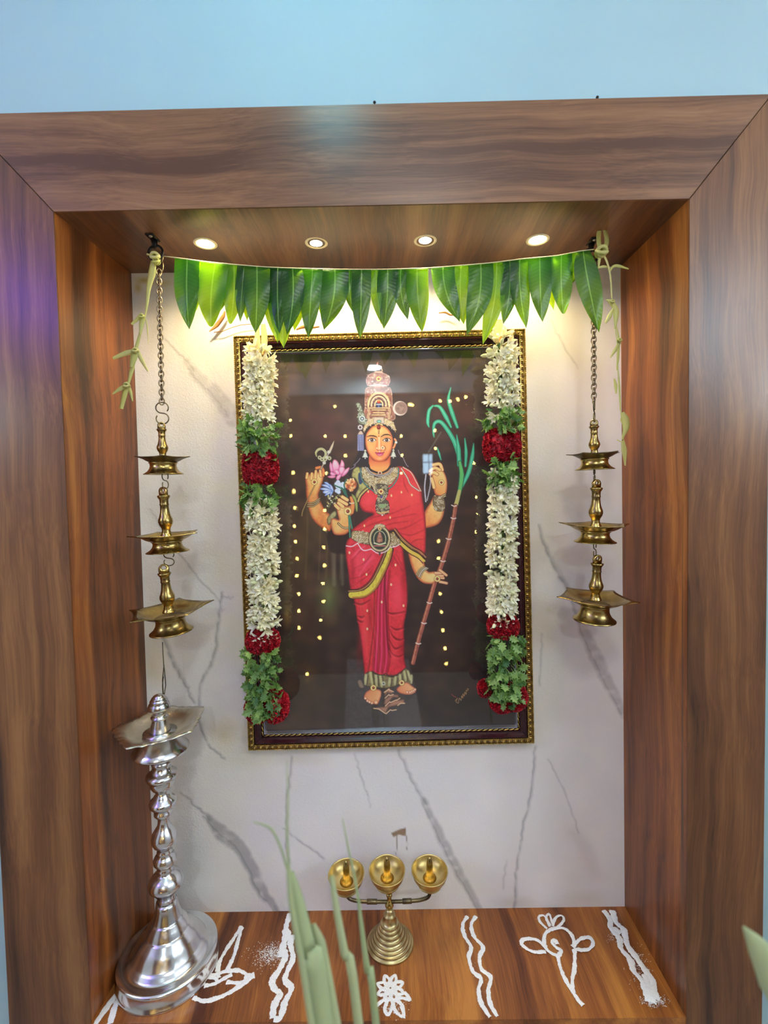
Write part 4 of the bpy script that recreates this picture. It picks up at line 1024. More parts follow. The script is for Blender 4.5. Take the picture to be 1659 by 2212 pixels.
    for k, pts in enumerate(([(570, 600), (640, 540), (700, 590), (690, 640), (620, 620), (580, 680)], [(580, 700), (690, 630), (770, 640), (780, 690), (700, 680), (600, 790), (560, 770)], [(590, 800), (700, 720), (850, 700), (860, 760), (760, 790), (640, 820), (600, 900), (440, 830), (470, 810)])):
        p.fill(T(pts), (150, 104, 84), False, soft=1.4, rim=(70, 44, 36), rimw=5)
    for pts in ([(575, 610), (640, 565), (645, 580), (700, 600)], [(585, 690), (640, 640), (650, 655), (700, 640)], [(590, 800), (650, 740), (660, 750), (740, 715), (745, 720), (790, 690)], [(600, 905), (660, 850), (680, 860), (740, 850)], [(430, 830), (500, 840), (590, 900)], [(760, 790), (800, 760), (855, 760)]):
        p.stroke(T(pts), 2, (226, 170, 130), sm=False)
    # signature at the lower right
    sig = [(983, 1514), (988, 1508), (985, 1517), (990, 1519), (992, 1508), (996, 1513), (997, 1503), (1000, 1508), (1000, 1499), (1003, 1504), (1004, 1495), (1007, 1500), (1007, 1491), (1010, 1492), (1012, 1488), (1009, 1488)]
    p.stroke(sig, 1.1, (206, 160, 100), .8, sm=False)
    p.stroke([(976, 1500), (980, 1504), (985, 1506)], 1.4, (180, 50, 60), .8)
paint_picture(pp)
_l = lin(np.clip(pp.C, 0, 1)) * 1.6
_l = _l / (1 + np.maximum(_l - .5, 0) * .5)
pp.C[:] = np.clip(_l, 0, .95) ** (1 / 2.35)
m_print = print_mat('printed_picture', 0.6)
link('print', pp.mesh('print'), m_print, pic)
# glass pane: clear sheet that mirrors by its angle
m_glass, nt, p_ = mat('picture_glass')
nt.nodes.remove(p_)
tr = nt.nodes.new('ShaderNodeBsdfTransparent'); gl = nt.nodes.new('ShaderNodeBsdfGlossy'); mx = nt.nodes.new('ShaderNodeMixShader'); gl.inputs['Roughness'].default_value = 0.015
gg = nt.nodes.new('ShaderNodeNewGeometry'); dt = nt.nodes.new('ShaderNodeVectorMath'); dt.operation = 'DOT_PRODUCT'
nt.links.new(gg.outputs['Incoming'], dt.inputs[0]); nt.links.new(gg.outputs['Normal'], dt.inputs[1])
def _m(op, a, b=None):
    x = nt.nodes.new('ShaderNodeMath'); x.operation = op
    for i, q in enumerate((a, b)):
        if q is None: continue
        if isinstance(q, (int, float)): x.inputs[i].default_value = q
        else: nt.links.new(q, x.inputs[i])
    return x.outputs[0]
_c = _m('ABSOLUTE', dt.outputs['Value']); _f = _m('POWER', _m('SUBTRACT', 1.0, _c), 5.0); _f = _m('ADD', _m('MULTIPLY', _f, 0.9), 0.095)
nt.links.new(_f, mx.inputs['Fac']); nt.links.new(tr.outputs['BSDF'], mx.inputs[1]); nt.links.new(gl.outputs['BSDF'], mx.inputs[2])
nt.links.new(mx.outputs['Shader'], nt.nodes['Material Output'].inputs['Surface'])
gy = YP - .0015
link('glass_pane', mesh('glass_pane', [fmap(.036, .036, gy), fmap(FW - .036, .036, gy), fmap(FW - .036, FH - .036, gy), fmap(.036, FH - .036, gy)], [(0, 1, 2, 3)]), m_glass, pic)
link('back_board', MB().box((pp.xs[0], YP + .002, pp.zs[-1]), (pp.xs[-1], D - .002, pp.zs[0])).build('back_board'), m_black_lac, pic)

# ------------------------------------------------------------------ leaves and ribbons
def leaf_mat(name, c0, c1, trans, tcol, rough=0.35, rib=None, veins=True):
    m, nt, p = mat(name)
    N = nt.nodes; L = nt.links
    oi = N.new('ShaderNodeObjectInfo'); mixr = N.new('ShaderNodeMix'); mixr.data_type = 'RGBA'
    mixr.inputs[6].default_value = c0; mixr.inputs[7].default_value = c1
    L.new(oi.outputs['Random'], mixr.inputs[0])
    col = mixr.outputs[2]
    if rib is not None:
        uv = N.new('ShaderNodeUVMap'); sx = N.new('ShaderNodeSeparateXYZ'); L.new(uv.outputs['UV'], sx.inputs[0])
        ab = N.new('ShaderNodeMath'); ab.operation = 'ABSOLUTE'; L.new(sx.outputs['X'], ab.inputs[0])
        mr = N.new('ShaderNodeMapRange'); mr.inputs['From Min'].default_value = 0.02; mr.inputs['From Max'].default_value = 0.075
        mr.inputs['To Min'].default_value = 0.8; mr.inputs['To Max'].default_value = 0.0; L.new(ab.outputs[0], mr.inputs['Value'])
        m2 = N.new('ShaderNodeMix'); m2.data_type = 'RGBA'; L.new(mr.outputs['Result'], m2.inputs[0]); L.new(col, m2.inputs[6]); m2.inputs[7].default_value = rib
        col = m2.outputs[2]
        if veins:
            # side veins: v + |u| slanted repeats
            a = N.new('ShaderNodeMath'); a.operation = 'MULTIPLY_ADD'; L.new(ab.outputs[0], a.inputs[0]); a.inputs[1].default_value = -0.09; L.new(sx.outputs['Y'], a.inputs[2])
            b = N.new('ShaderNodeMath'); b.operation = 'MULTIPLY'; L.new(a.outputs[0], b.inputs[0]); b.inputs[1].default_value = 110.0
            c = N.new('ShaderNodeMath'); c.operation = 'SINE'; L.new(b.outputs[0], c.inputs[0])
            bp = N.new('ShaderNodeBump'); bp.inputs['Strength'].default_value = 0.10; bp.inputs['Distance'].default_value = 0.0005
            L.new(c.outputs[0], bp.inputs['Height']); L.new(bp.outputs['Normal'], p.inputs['Normal'])
            mr2 = N.new('ShaderNodeMapRange'); mr2.inputs['From Min'].default_value = 0.93; mr2.inputs['From Max'].default_value = 1.0; mr2.inputs['To Min'].default_value = 0; mr2.inputs['To Max'].default_value = 0.25
            L.new(c.outputs[0], mr2.inputs['Value'])
            m3 = N.new('ShaderNodeMix'); m3.data_type = 'RGBA'; L.new(mr2.outputs['Result'], m3.inputs[0]); L.new(col, m3.inputs[6]); m3.inputs[7].default_value = rib
            col = m3.outputs[2]
    L.new(col, p.inputs['Base Color'])
    p.inputs['Roughness'].default_value = rough
    t = N.new('ShaderNodeBsdfTranslucent'); t.inputs['Color'].default_value = tcol
    mx = N.new('ShaderNodeMixShader'); mx.inputs['Fac'].default_value = trans
    L.new(p.outputs['BSDF'], mx.inputs[1]); L.new(t.outputs['BSDF'], mx.inputs[2])
    L.new(mx.outputs['Shader'], N['Material Output'].inputs['Surface'])
    return m
m_leaf = leaf_mat('mango_leaf_green', rgb(8, 48, 26), rgb(24, 76, 24), 0.36, rgb(150, 212, 8), 0.30, rgb(150, 190, 90))
m_leaf_lt = leaf_mat('backlit_young_leaf_green', rgb(56, 120, 22), rgb(90, 144, 26), 0.5, rgb(190, 230, 16), 0.35, rgb(180, 206, 90))  # paler young leaves; most of the paleness stands for light shining through
m_palm = leaf_mat('pale_palm_ribbon', rgb(206, 206, 120), rgb(222, 214, 146), 0.3, rgb(226, 230, 120), 0.5)
m_herb = leaf_mat('garland_greens', rgb(40, 88, 48), rgb(160, 190, 110), 0.22, rgb(150, 210, 70), 0.5)
m_stalk = leaf_mat('stalk_green', rgb(172, 188, 138), rgb(198, 206, 160), 0.2, rgb(170, 200, 110), 0.5)
m_cord = simple('cotton_cord', rgb(226, 214, 170), 0.8)
m_fibre = simple('banana_fibre', rgb(226, 188, 128), 0.6, 0, 0.15, 90)
m_dry = simple('dry_leaf_brown', rgb(170, 120, 66), 0.7, 0, 0.3, 60)

def ribbon(pts3, ws, fold=0.25, twist=None, thick=0.0004, per=5, bend=0.0):
    """a leaf strip through 3-D points: width ws (metres, full), folded along its middle"""
    P = [Vector(p) for p in (spline(pts3, per) if len(pts3) > 2 else [Vector(pts3[0]).lerp(Vector(pts3[-1]), k / 8) for k in range(9)])]
    n = len(P); W = np.interp(np.linspace(0, 1, n), np.linspace(0, 1, len(ws)), ws)
    mb = MB(); vs = []; uv = []
    for i, p in enumerate(P):
        t = (P[min(n - 1, i + 1)] - P[max(0, i - 1)]).normalized()
        side = t.cross(Vector((0, 1, 0)))
        side = side.normalized() if side.length > 1e-4 else Vector((1, 0, 0))
        if twist: side = (Matrix.Rotation(twist * i / n, 3, t) @ side)
        nn = side.cross(t).normalized()
        w = W[i] / 2
        for k, a in enumerate((-1, -.5, 0, .5, 1)):
            vs.append(p + side * (a * w) + nn * (abs(a) * w * fold)); uv.append((a, i / (n - 1)))
        for k, a in enumerate((-1, -.5, 0, .5, 1)):
            vs.append(p + side * (a * w) + nn * (abs(a) * w * fold) - nn * thick); uv.append((a, i / (n - 1)))
    fs = []
    for i in range(n - 1):
        for k in range(4):
            a = i * 10 + k; b = a + 10
            fs.append((a, a + 1, b + 1, b)); fs.append((a + 5, b + 5, b + 6, a + 6))
        a = i * 10; b = a + 10
        fs.append((a, b, b + 5, a + 5)); fs.append((a + 4, a + 9, b + 9, b + 4))
    mb.add(vs, fs, uv)
    return mb

# ---- mango leaf garland strung between the two hooks
YS = 0.088
def string_v(u):
    return float(np.interp(u, [345, 375, 440, 500, 575, 650, 740, 830, 930, 1000, 1060, 1130, 1200, 1255, 1281], [553, 557, 566, 572, 578, 581, 583, 583, 580, 574, 569, 560, 554, 543, 540]))
tor = thing('mango_leaf_garland', 'row of green mango leaves folded over a string above the picture', 'leaf garland', tuple(at(830, 583, YS)))
link('string', MB().tube([at(u, string_v(u) - 1, YS) for u in list(range(345, 1284, 26)) + [1283]], 0.0009, 6).build('string', True), m_cord, tor)
# u0, u1 along the string, tip u, tip v, greatest width, depth order, light?, bend
LEAVES = [(373, 436, 409, 713, 54, 1, 0, -6), (400, 436, 408, 700, 40, -1, 1, 10), (432, 497, 456, 706, 62, 2, 1, -10), (480, 500, 462, 690, 36, -1, 0, 12), (488, 522, 498, 700, 46, 1, 1, 6), (510, 545, 519, 697, 30, 2, 0, -4), (514, 540, 534, 694, 34, -1, 1, 2),
          (526, 584, 552, 721, 56, 4, 0, 2), (572, 600, 600, 742, 42, -1, 1, -8), (580, 620, 604, 722, 44, 1, 0, -4), (590, 625, 613, 753, 60, 0, 1, -4), (612, 652, 620, 724, 50, 3, 0, 10), (620, 652, 636, 716, 46, -1, 1, 14),
          (652, 698, 666, 732, 44, 3, 0, -2), (690, 705, 700, 700, 30, -1, 1, -2), (694, 752, 700, 714, 60, 1, 0, 12), (742, 768, 765, 680, 30, 0, 0, -6), (758, 804, 778, 733, 42, 3, 0, 0), (764, 790, 770, 690, 30, -1, 1, 4),
          (803, 822, 824, 702, 30, 1, 1, -4), (815, 860, 829, 712, 46, 2, 0, 4), (850, 882, 881, 692, 38, 1, 0, -10), (876, 926, 912, 719, 48, 3, 1, -4), (878, 900, 905, 700, 30, -1, 0, -6),
          (928, 986, 993, 696, 50, 2, 0, -12), (980, 1012, 1002, 702, 46, 1, 1, -8), (1010, 1066, 1009, 725, 54, 3, 0, 16), (1060, 1085, 1043, 746, 44, 1, 1, 12), (1082, 1120, 1087, 702, 42, 0, 0, 10), (1090, 1110, 1096, 690, 30, -1, 1, 8),
          (1104, 1142, 1137, 710, 42, 2, 0, -8), (1140, 1192, 1172, 697, 50, 3, 0, -2), (1160, 1190, 1196, 670, 34, -1, 1, -4), (1190, 1236, 1217, 678, 50, 1, 0, -4), (1226, 1256, 1238, 612, 36, 0, 1, 6), (1246, 1274, 1294, 719, 56, 4, 0, 2)]
def leaf_prof(t, w0):
    # half-width as a share of the greatest: starts at w0 on the string, widest at 0.35, pointed tip
    if t < .35: return w0 + (1 - w0) * math.sin(t / .35 * math.pi / 2)
    q = (t - .35) / .65
    return max(0.0, (1 - q ** 2.0)) ** .95
for (u0, u1, ut, vt, w, order, light, bend) in LEAVES:
    uc = (u0 + u1) / 2; v0 = string_v(uc)
    y = YS - 0.0022 * order - 0.002
    n = 18; mb = MB(); vs = []; uv = []
    w0 = min(1.0, max(.45, (u1 - u0) / w)); round_tip = 1 if (ut, vt) in ((1217, 678), (456, 706), (498, 700)) else 0
    phase = random.uniform(-1, 1)
    for layer in (0, 1):
        # layer 0 the blade in front, layer 1 the folded-back part behind the string
        N_ = n if layer == 0 else 9
        for i in range(N_ + 1):
            t = i / N_
            tt = t if layer == 0 else t * .52
            vv = v0 + (vt - v0) * tt
            cu = uc + (ut - uc) * tt ** 1.3 + bend * math.sin(math.pi * tt) * .5
            half = w / 2 * leaf_prof(tt if not round_tip else tt * .95, w0)
            if layer: half *= .92 * (1 - t ** 4)
            for k in range(9):
                a = (k - 4) / 4
                yy = y + 0.0035 * abs(a) ** 1.5 * (0.6 + .4 * phase) - 0.004 * math.sin(tt * math.pi) * (1 if layer == 0 else 0) + 0.0012 * math.sin(9 * tt + 3 * a + 5 * phase)
                if layer: yy = YS + .0016 + 0.003 * tt + abs(a) * .002
                du = half * a
                dv = -2.5 * a * a * (1 if tt > 0 else 0)
                if tt == 0:   # lies on the string
                    dv = string_v(cu + du) - v0
                vs.append(at(cu + du, vv + dv * (1 if tt == 0 else 1), yy)); uv.append((a, tt))
    def grid(o, rows):
        return [(o + i * 9 + k, o + i * 9 + k + 1, o + (i + 1) * 9 + k + 1, o + (i + 1) * 9 + k) for i in range(rows) for k in range(8)]
    fs = grid(0, n) + grid((n + 1) * 9, 9)
    fs += [(k + 1, k, (n + 1) * 9 + k, (n + 1) * 9 + k + 1) for k in range(8)]
    mb.add(vs, fs, uv)
    link('mango_leaf', mb.build('mango_leaf', True), m_leaf_lt if light else m_leaf, tor)

# ---- black hooks screwed into the soffit
def hook(u, v, side, lab):
    p = atz(u, v, NICHE_H); p.z = soffit_z(p.x, p.y)
    t = thing('ceiling_hook', lab, 'hook', tuple(p), 'black soffit hooks')
    mb = MB()
    mb.box((p.x - .007, p.y - .012, p.z - .003), (p.x + .007, p.y + .014, p.z - .0001))
    mb.tube([p + Vector((0, .006, -.002)), p + Vector((0, .008, -.010)), p + Vector((0, .006, -.016))], [.006, .0045, .004], 10)
    link('bracket', mb.build('bracket', True), m_black, t)
    link('screw', MB().lathe([(0.0, -.0045), (.0026, -.0042), (.0032, -.003), (.0032, -.001)], 14).build('screw', True), m_screw, t, p + Vector((0, -.006, 0)))
    c = p + Vector((side * .0025, .005, -.026))
    link('ring', MB().tube([c + Vector((.0125 * math.cos(a), .002 * math.sin(a), .0135 * math.sin(a))) for a in np.linspace(0, 2 * math.pi, 24)[:-1]], .0021, 8, True).build('ring', True), m_black, t)
    return c
hookL = hook(329, 513, 1, 'black iron hook with a ring on the soffit, above the left hanging lamps')
hookR = hook(1281, 516, -1, 'black iron hook on the soffit beside the palm-leaf loop at the right')

# ---- palm ribbon streamers
def streamer(lab, blades, knots, Y, o, s=2.765):
    c = lambda x, y: (o[0] + x / s, o[1] + y / s)
    b0 = c(*blades[0][0][0])
    t = thing('palm_leaf_streamer', lab, 'streamer', tuple(at(*b0, Y)))
    for k, (pts, ws) in enumerate(blades):
        P = [at(*c(x, y), Y - .0015 * (k % 4)) for x, y in pts]
        link('ribbon' if k == 0 else 'palm_blade', ribbon(P, [w / s * .00085 for w in ws], .35).build('palm_blade', True), m_palm, t)
    for (x, y, r) in knots:
        q = at(*c(x, y), Y - .003); mb = MB(); rr = r / s * .00085
        for j in range(3):
            mb.tube([q + Vector((rr * math.cos(a) * (1 if j != 1 else .6), rr * .8 * math.sin(a) * (j - 1) - .001 * j, rr * math.sin(a) * (.7 if j != 1 else 1))) for a in np.linspace(0, 2 * math.pi, 14)[:-1]], rr * .38, 6, True)
        link('knot', mb.build('knot', True), m_palm, t)
streamer('pale green knotted palm-leaf streamer hanging from the hook over the left chain', [
    ([(300, 365), (280, 395), (268, 470), (250, 560), (235, 700), (200, 830), (170, 940), (150, 1040), (130, 1130)], [14, 30, 44, 26, 10, 16, 24, 26, 14]),
    ([(215, 712), (185, 742), (148, 775)], [26, 24, 12]), ([(212, 740), (206, 780), (200, 835)], [30, 26, 8]), ([(236, 745), (244, 800), (250, 890)], [8, 8, 2]),
    ([(172, 935), (110, 948), (38, 978)], [28, 30, 18]), ([(178, 925), (210, 990), (248, 1058)], [24, 24, 8]), ([(168, 925), (158, 980), (145, 1030)], [44, 40, 16]),
    ([(128, 1138), (80, 1160), (36, 1192)], [26, 24, 8]), ([(126, 1135), (142, 1180), (156, 1236)], [20, 20, 6]), ([(118, 1140), (104, 1200), (86, 1280)], [34, 30, 22]),
    ([(240, 355), (270, 365), (300, 372)], [10, 12, 8])],
    [(292, 372, 22), (300, 400, 16), (212, 728, 12), (174, 932, 14), (122, 1140, 15)], YS - .006, (230, 420))
streamer('pale palm-leaf streamer looped on the right hook, trailing down the wood edge', [
    ([(1300, 178), (1284, 230), (1284, 290), (1294, 345)], [10, 26, 26, 16]), ([(1302, 180), (1326, 235), (1330, 290), (1310, 345)], [10, 26, 26, 16]),
    ([(1290, 350), (1284, 400), (1280, 440)], [20, 16, 8]), ([(1305, 350), (1330, 400), (1350, 480), (1360, 620)], [12, 12, 10, 8]),
    ([(1345, 470), (1365, 432), (1400, 426), (1460, 445)], [6, 14, 18, 6]), ([(1270, 440), (1310, 430), (1345, 436)], [8, 16, 10]),
    ([(1325, 628), (1360, 645), (1388, 700), (1378, 805)], [6, 30, 34, 8]), ([(1368, 680), (1345, 730), (1322, 768)], [10, 26, 10]),
    ([(1385, 780), (1400, 860), (1398, 960), (1390, 1050)], [5, 12, 16, 6]), ([(1410, 880), (1380, 930), (1350, 975)], [16, 20, 6]),
    ([(1396, 1040), (1405, 1150), (1412, 1290)], [6, 12, 8]), ([(1374, 1100), (1384, 1140), (1386, 1190)], [8, 20, 8]),
    ([(1425, 1300), (1440, 1340), (1448, 1390), (1420, 1465)], [16, 52, 40, 8]), ([(1426, 1470), (1436, 1530), (1440, 1620)], [20, 34, 8]),
    ([(1358, 600), (1374, 760), (1392, 900), (1398, 1100), (1412, 1290), (1426, 1400), (1436, 1600)], [5, 4, 4, 4, 4, 4, 3]),
    ([(1390, 1465), (1420, 1480)], [6, 5])],
    [(1296, 342, 28), (1362, 640, 10), (1405, 870, 10)], YS - .004, (830, 420))

# ---- brass chains and hanging oil lamps
def wire_loop(pts, r=.0011, n=6):
    return MB().tube(spline(pts, 5), r, n)
def link_mesh(w, h, r):
    pts = []
    for a in np.linspace(0, 2 * math.pi, 15)[:-1]:
        x = w * math.cos(a); z = h * math.sin(a)
        pts.append((x, 0, z))
    me = MB().tube(pts, r, 6, True).build('chain_link', True); me.materials.append(m_chain); return me
def chain(top, bot, lab, link_me, pitch):
    t = thing('lamp_chain', lab, 'chain', tuple(top))
    n = int(round((top - bot).length / pitch)); d = (bot - top) / n
    tilt = Matrix(((1, 0, 0), (0, 1, 0), (0, 0, 1)))
    for k in range(n):
        p = top + d * (k + .5)
        R_ = Matrix.Rotation(math.radians(42 + (90 if k % 2 else 0)), 4, 'Z') @ Matrix.Rotation(math.radians(8 * (-1) ** k), 4, 'Y')
        link('chain_link', link_me, None, t, p, R_)
    return t
YL = 0.092
S = 0.000838                                                # metres per measured pixel at the lamps
chL = link_mesh(.0042, .0062, .00125)
cT = at(343, 583, YL); cB = at(350, 872, YL)
tL = chain(cT, cB, 'long brass curb chain holding the lamps beside the left edge of the picture', chL, .0082)
a = at(343, 575, YL)
link('split_ring', MB().tube([a + Vector((.008 * math.cos(q), .001 * math.sin(q), .014 * math.sin(q))) for q in np.linspace(0, 6.283, 22)[:-1]], .0009, 6, True).build('split_ring', True), m_brass_dark, tL)
a = at(341, 556, YL)
link('top_ring', MB().tube([a + Vector((.009 * math.cos(q), .001 * math.sin(q), .011 * math.sin(q))) for q in np.linspace(0, 6.283, 22)[:-1]], .0013, 6, True).build('top_ring', True), m_brass_dark, tL)
def s_hook(name, top, bot, r, wire, parent, m, yaw=0.0):
    """open S of wire between two points"""
    c = (top + bot) / 2; h = (top - bot).length / 2
    pts = []
    for q in np.linspace(math.radians(-40), math.radians(270), 16): pts.append((r * math.cos(q), 0, h / 2 + h / 2 * math.sin(q)))
    for q in np.linspace(math.radians(90), math.radians(-215), 16)[1:]: pts.append((r * math.cos(q), 0, -h / 2 + h / 2 * math.sin(q)))
    me = MB().tube(pts, wire, 7).build(name, True)
    return link(name, me, m, parent, c, Matrix.Rotation(yaw, 4, 'Z'))
s_hook('s_hook', at(350, 869, YL), at(351, 916, YL), .0115, .0011, tL, m_brass_dark)
cT = at(1282, 556, YL); cB = at(1283, 870, YL)
tR = chain(cT, cB, 'long brass curb chain holding the lamps at the right of the picture', chL, .0082)
s_hook('s_hook', at(1283, 866, YL), at(1284, 912, YL), .006, .0011, tR, m_brass_dark, 1.0)

def bowl_mesh(r0, spike, depth, nsp=5, rot=0.0, rim_up=.0, wave=0.0, n=100, rings=8, inner=.14, narrow=10.0, thick=.0012, seed=0):
    """shallow spouted dish: radius grows into pinched beaks at nsp angles"""
    rr = random.Random(seed); vs = []; fs = []
    def R(th):
        best = 0
        for k in range(nsp):
            d = (th - rot - 2 * math.pi * k / nsp + math.pi) % (2 * math.pi) - math.pi
            best = max(best, math.exp(-abs(d) * narrow / 2.0) + .0)
        fl = abs(math.sin(nsp * (th - rot) / 2))
        return r0 * (1 + spike * best + .03 * fl + wave * math.sin(23 * th + 2 * math.sin(5 * th)) * .5), best
    for side in (0, 1):
        for i in range(rings + 1):
            s_ = inner + (1 - inner) * i / rings
            for k in range(n):
                th = 2 * math.pi * k / n; Rm, b = R(th)
                q = s_
                r_ = r0 * q if q < .75 else r0 * .75 + (Rm - r0 * .75) * ((q - .75) / .25)
                z = -depth * (1 - min(1, (r_ / r0)) ** 2.6) + rim_up * b * max(0, q - .7) * 3 + wave * r0 * .5 * math.sin(23 * th) * max(0, q - .8)
                vs.append((r_ * math.cos(th), r_ * math.sin(th), z - (thick if side else 0)))
    m_ = (rings + 1) * n
    for i in range(rings):
        for k in range(n):
            k2 = (k + 1) % n; a = i * n + k; b = i * n + k2
            fs.append((a, b, b + n, a + n)); fs.append((m_ + a, m_ + a + n, m_ + b + n, m_ + b))
    for k in range(n):
        k2 = (k + 1) % n; a = rings * n
        fs.append((a + k, a + k2, m_ + a + k2, m_ + a + k)); fs.append((k2, k, m_ + k, m_ + k2))
    mb = MB(); mb.add(vs, fs); return mb
def hanging_lamp(u, v_eye, v_dish, v_foot, rdish, rfoot, lab, grp, rot, stem_scale, tilt=(0, 0), eye_side=0, sp=.42):
    """oil lamp tier: pierced eye and turned stem, spouted dish, flared foot"""
    pe, pd, pf = at(u, v_eye, YL), at(u, v_dish, YL), at(u, v_foot, YL)
    x = pd.x
    t = thing('hanging_oil_lamp', lab, 'lamp', (x, YL, pf.z), grp)
    H = pe.z - pd.z                                        # eye top to dish
    k = stem_scale * S
    stem_h = H - 14 * k
    T = Matrix.Rotation(tilt[1], 4, 'Y') @ Matrix.Rotation(tilt[0], 4, 'X')
    prof = [(13, 0), (12.5, .02), (11, .06), (9.5, .09), (9.8, .105), (8.6, .14), (9.2, .2), (13, .27), (15, .34), (14.6, .40), (12, .47), (10.0, .55), (9.0, .64), (8.6, .72), (9.6, .735), (9.6, .75), (8.8, .77), (9.2, .86), (11.5, .90), (13, .93), (13, .955), (9, .97)]
    mb = MB().lathe([(r * k, z * stem_h) for r, z in prof], 28)
    b = MB(); R_ = 10.5 * k                               # pierced eye: rounded tab with a hole
    out = [(-R_ * .95, 0), (-R_, R_ * .8)] + [(R_ * math.cos(a), R_ * .8 + R_ * math.sin(a) * .9) for a in np.linspace(math.pi * .9, math.pi * .1, 9)] + [(R_, R_ * .8), (R_ * .95, 0)]
    hole = [(R_ * .42 * math.cos(a), R_ * .95 + R_ * .42 * math.sin(a)) for a in np.linspace(math.radians(230), math.radians(-50), len(out))]
    vs = []
    for yy in (-.0022, .0022):
        vs += [(a[0], yy, a[1]) for a in out] + [(a[0], yy, a[1]) for a in hole]
    m_ = len(out); fs = []
    for q in range(m_):
        q2 = (q + 1) % m_
        fs += [(q, q2, m_ + q2, m_ + q), (2 * m_ + q2, 2 * m_ + q, 3 * m_ + q, 3 * m_ + q2), (q, 2 * m_ + q, 2 * m_ + q2, q2), (m_ + q2, 3 * m_ + q2, 3 * m_ + q, m_ + q)]
    b.add(vs, fs)
    mb.merge(b, Matrix.Translation((0, 0, stem_h * .965)) @ Matrix.Rotation(.35 * (1 if eye_side == 0 else -1), 4, 'Z'))
    O = Vector((x, YL, pd.z))
    dd = rdish * .30 * S
    link('stem', mb.build('stem', True), m_brass, t, O + Vector((0, 0, -dd * .3)), T)
    link('dish', bowl_mesh(rdish * S, sp, dd, rot=rot, rim_up=.002, seed=int(u + v_eye)).build('dish', True), m_brass_dark if rdish < 50 else m_brass, t, O, T)
    fh = (pd.z - dd - pf.z)
    pr = [(rfoot * .70, 1.02), (rfoot * .74, .96), (rfoot * .68, .9), (rfoot * .66, .7), (rfoot * .70, .48), (rfoot * .80, .26), (rfoot * .94, .10), (rfoot, .05), (rfoot, 0.0), (rfoot * .96, -.0), (rfoot * .6, .3), (rfoot * .3, .7), (.5, .8)]
    link('foot', MB().lathe([(r * S, -dd * .86 - fh * 1.12 + z * fh * 1.12) for r, z in pr], 44).build('foot', True), m_brass, t, O, T)
    return t
def link_hook(t, u, v0, v1, r, yaw=0.3):
    s_hook('s_hook', at(u, v0, YL), at(u, v1, YL), r, .001, t, m_brass_dark, yaw)
gl_ = 'brass lamps on the left chain'; gr_ = 'brass lamps on the right chain'
l1 = hanging_lamp(352, 909, 988, 1024, 43, 40, 'small brass hanging oil lamp at the top of the left chain', gl_, .1, .78, (.02, 0), 0, .36)
l2 = hanging_lamp(360, 1047, 1154, 1192, 56, 44, 'brass hanging oil lamp in the middle of the left chain', gl_, -.25, 1.0, (.02, -.03), 1, .38)
l3 = hanging_lamp(365, 1212, 1316, 1364, 66, 45, 'lowest brass hanging oil lamp, right above the tall silver lamp', gl_, .5, 1.05, (.05, -.06), 0, .44)
link_hook(l2, 357, 1020, 1056, .005, .6); link_hook(l3, 365, 1190, 1222, .009, .1)
r1 = hanging_lamp(1284, 903, 980, 1014, 43, 40, 'small brass hanging oil lamp at the top of the right chain', gr_, .15, .78, (.02, -.02), 1, .38)
r2 = hanging_lamp(1286, 1031, 1133, 1171, 56, 43, 'brass hanging oil lamp in the middle of the right chain', gr_, .05, .98, (.02, .02), 0, .38)
r3 = hanging_lamp(1286, 1193, 1290, 1339, 62, 44, 'bright open-dished brass hanging oil lamp at the bottom of the right chain', gr_, -.55, 1.0, (.05, .03), 0, .42)
link_hook(r2, 1284, 1012, 1040, .004, .9); link_hook(r3, 1285, 1169, 1204, .005, .7)

# ------------------------------------------------------------------ flower garlands
def bud_mesh(open_, seed):
    """narrow tube that ends in a closed bud or in five or six slim spread petals"""
    rr = random.Random(seed); mb = MB()
    prof = [(.0006, 0), (.0009, .004), (.0011, .009)] + ([(.0017, .0125), (.0026, .0165), (.0024, .0200), (.0012, .0228), (.0001, .0240)] if not open_ else [(.0014, .0115)])
    mb.lathe(prof, 6)
    if open_:
        n = 6
        for k in range(n):
            a = 2 * math.pi * k / n + rr.uniform(-.25, .25); sp = rr.uniform(.25, .95)
            d = Vector((math.cos(a), math.sin(a), 0)); s_ = Vector((-math.sin(a), math.cos(a), 0)); up = Vector((0, 0, 1))
            vs = []
            for (t_, w) in ((0, .0009), (.3, .0019), (.65, .0022), (.9, .0013), (1, .0002)):
                ang = sp * (.55 + .75 * t_)
                c_ = up * (.0105 + .0130 * t_ * math.cos(ang)) + d * (.0010 + .0125 * t_ * math.sin(ang))
                nn = (up * math.sin(ang) - d * math.cos(ang))
                vs += [c_ - s_ * w + nn * .0006, c_ - nn * .0007, c_ + s_ * w + nn * .0006]
            fs = []
            for i in range(4):
                for j in range(2): fs.append((i * 3 + j, i * 3 + j + 1, (i + 1) * 3 + j + 1, (i + 1) * 3 + j))
            mb.add(vs, fs)
    me = mb.build('jasmine_flower', True); return me
m_petal = leaf_mat('cream_white_petals', rgb(250, 242, 206), rgb(254, 252, 236), 0.2, rgb(252, 244, 190), 0.5)
m_bud = leaf_mat('greenish_white_buds', rgb(226, 228, 180), rgb(246, 244, 214), 0.22, rgb(240, 240, 180), 0.5)
flowers = [bud_mesh(False, 1), bud_mesh(True, 2), bud_mesh(True, 3), bud_mesh(True, 4)]
for k, me in enumerate(flowers): me.materials.append(m_bud if k == 0 else m_petal)
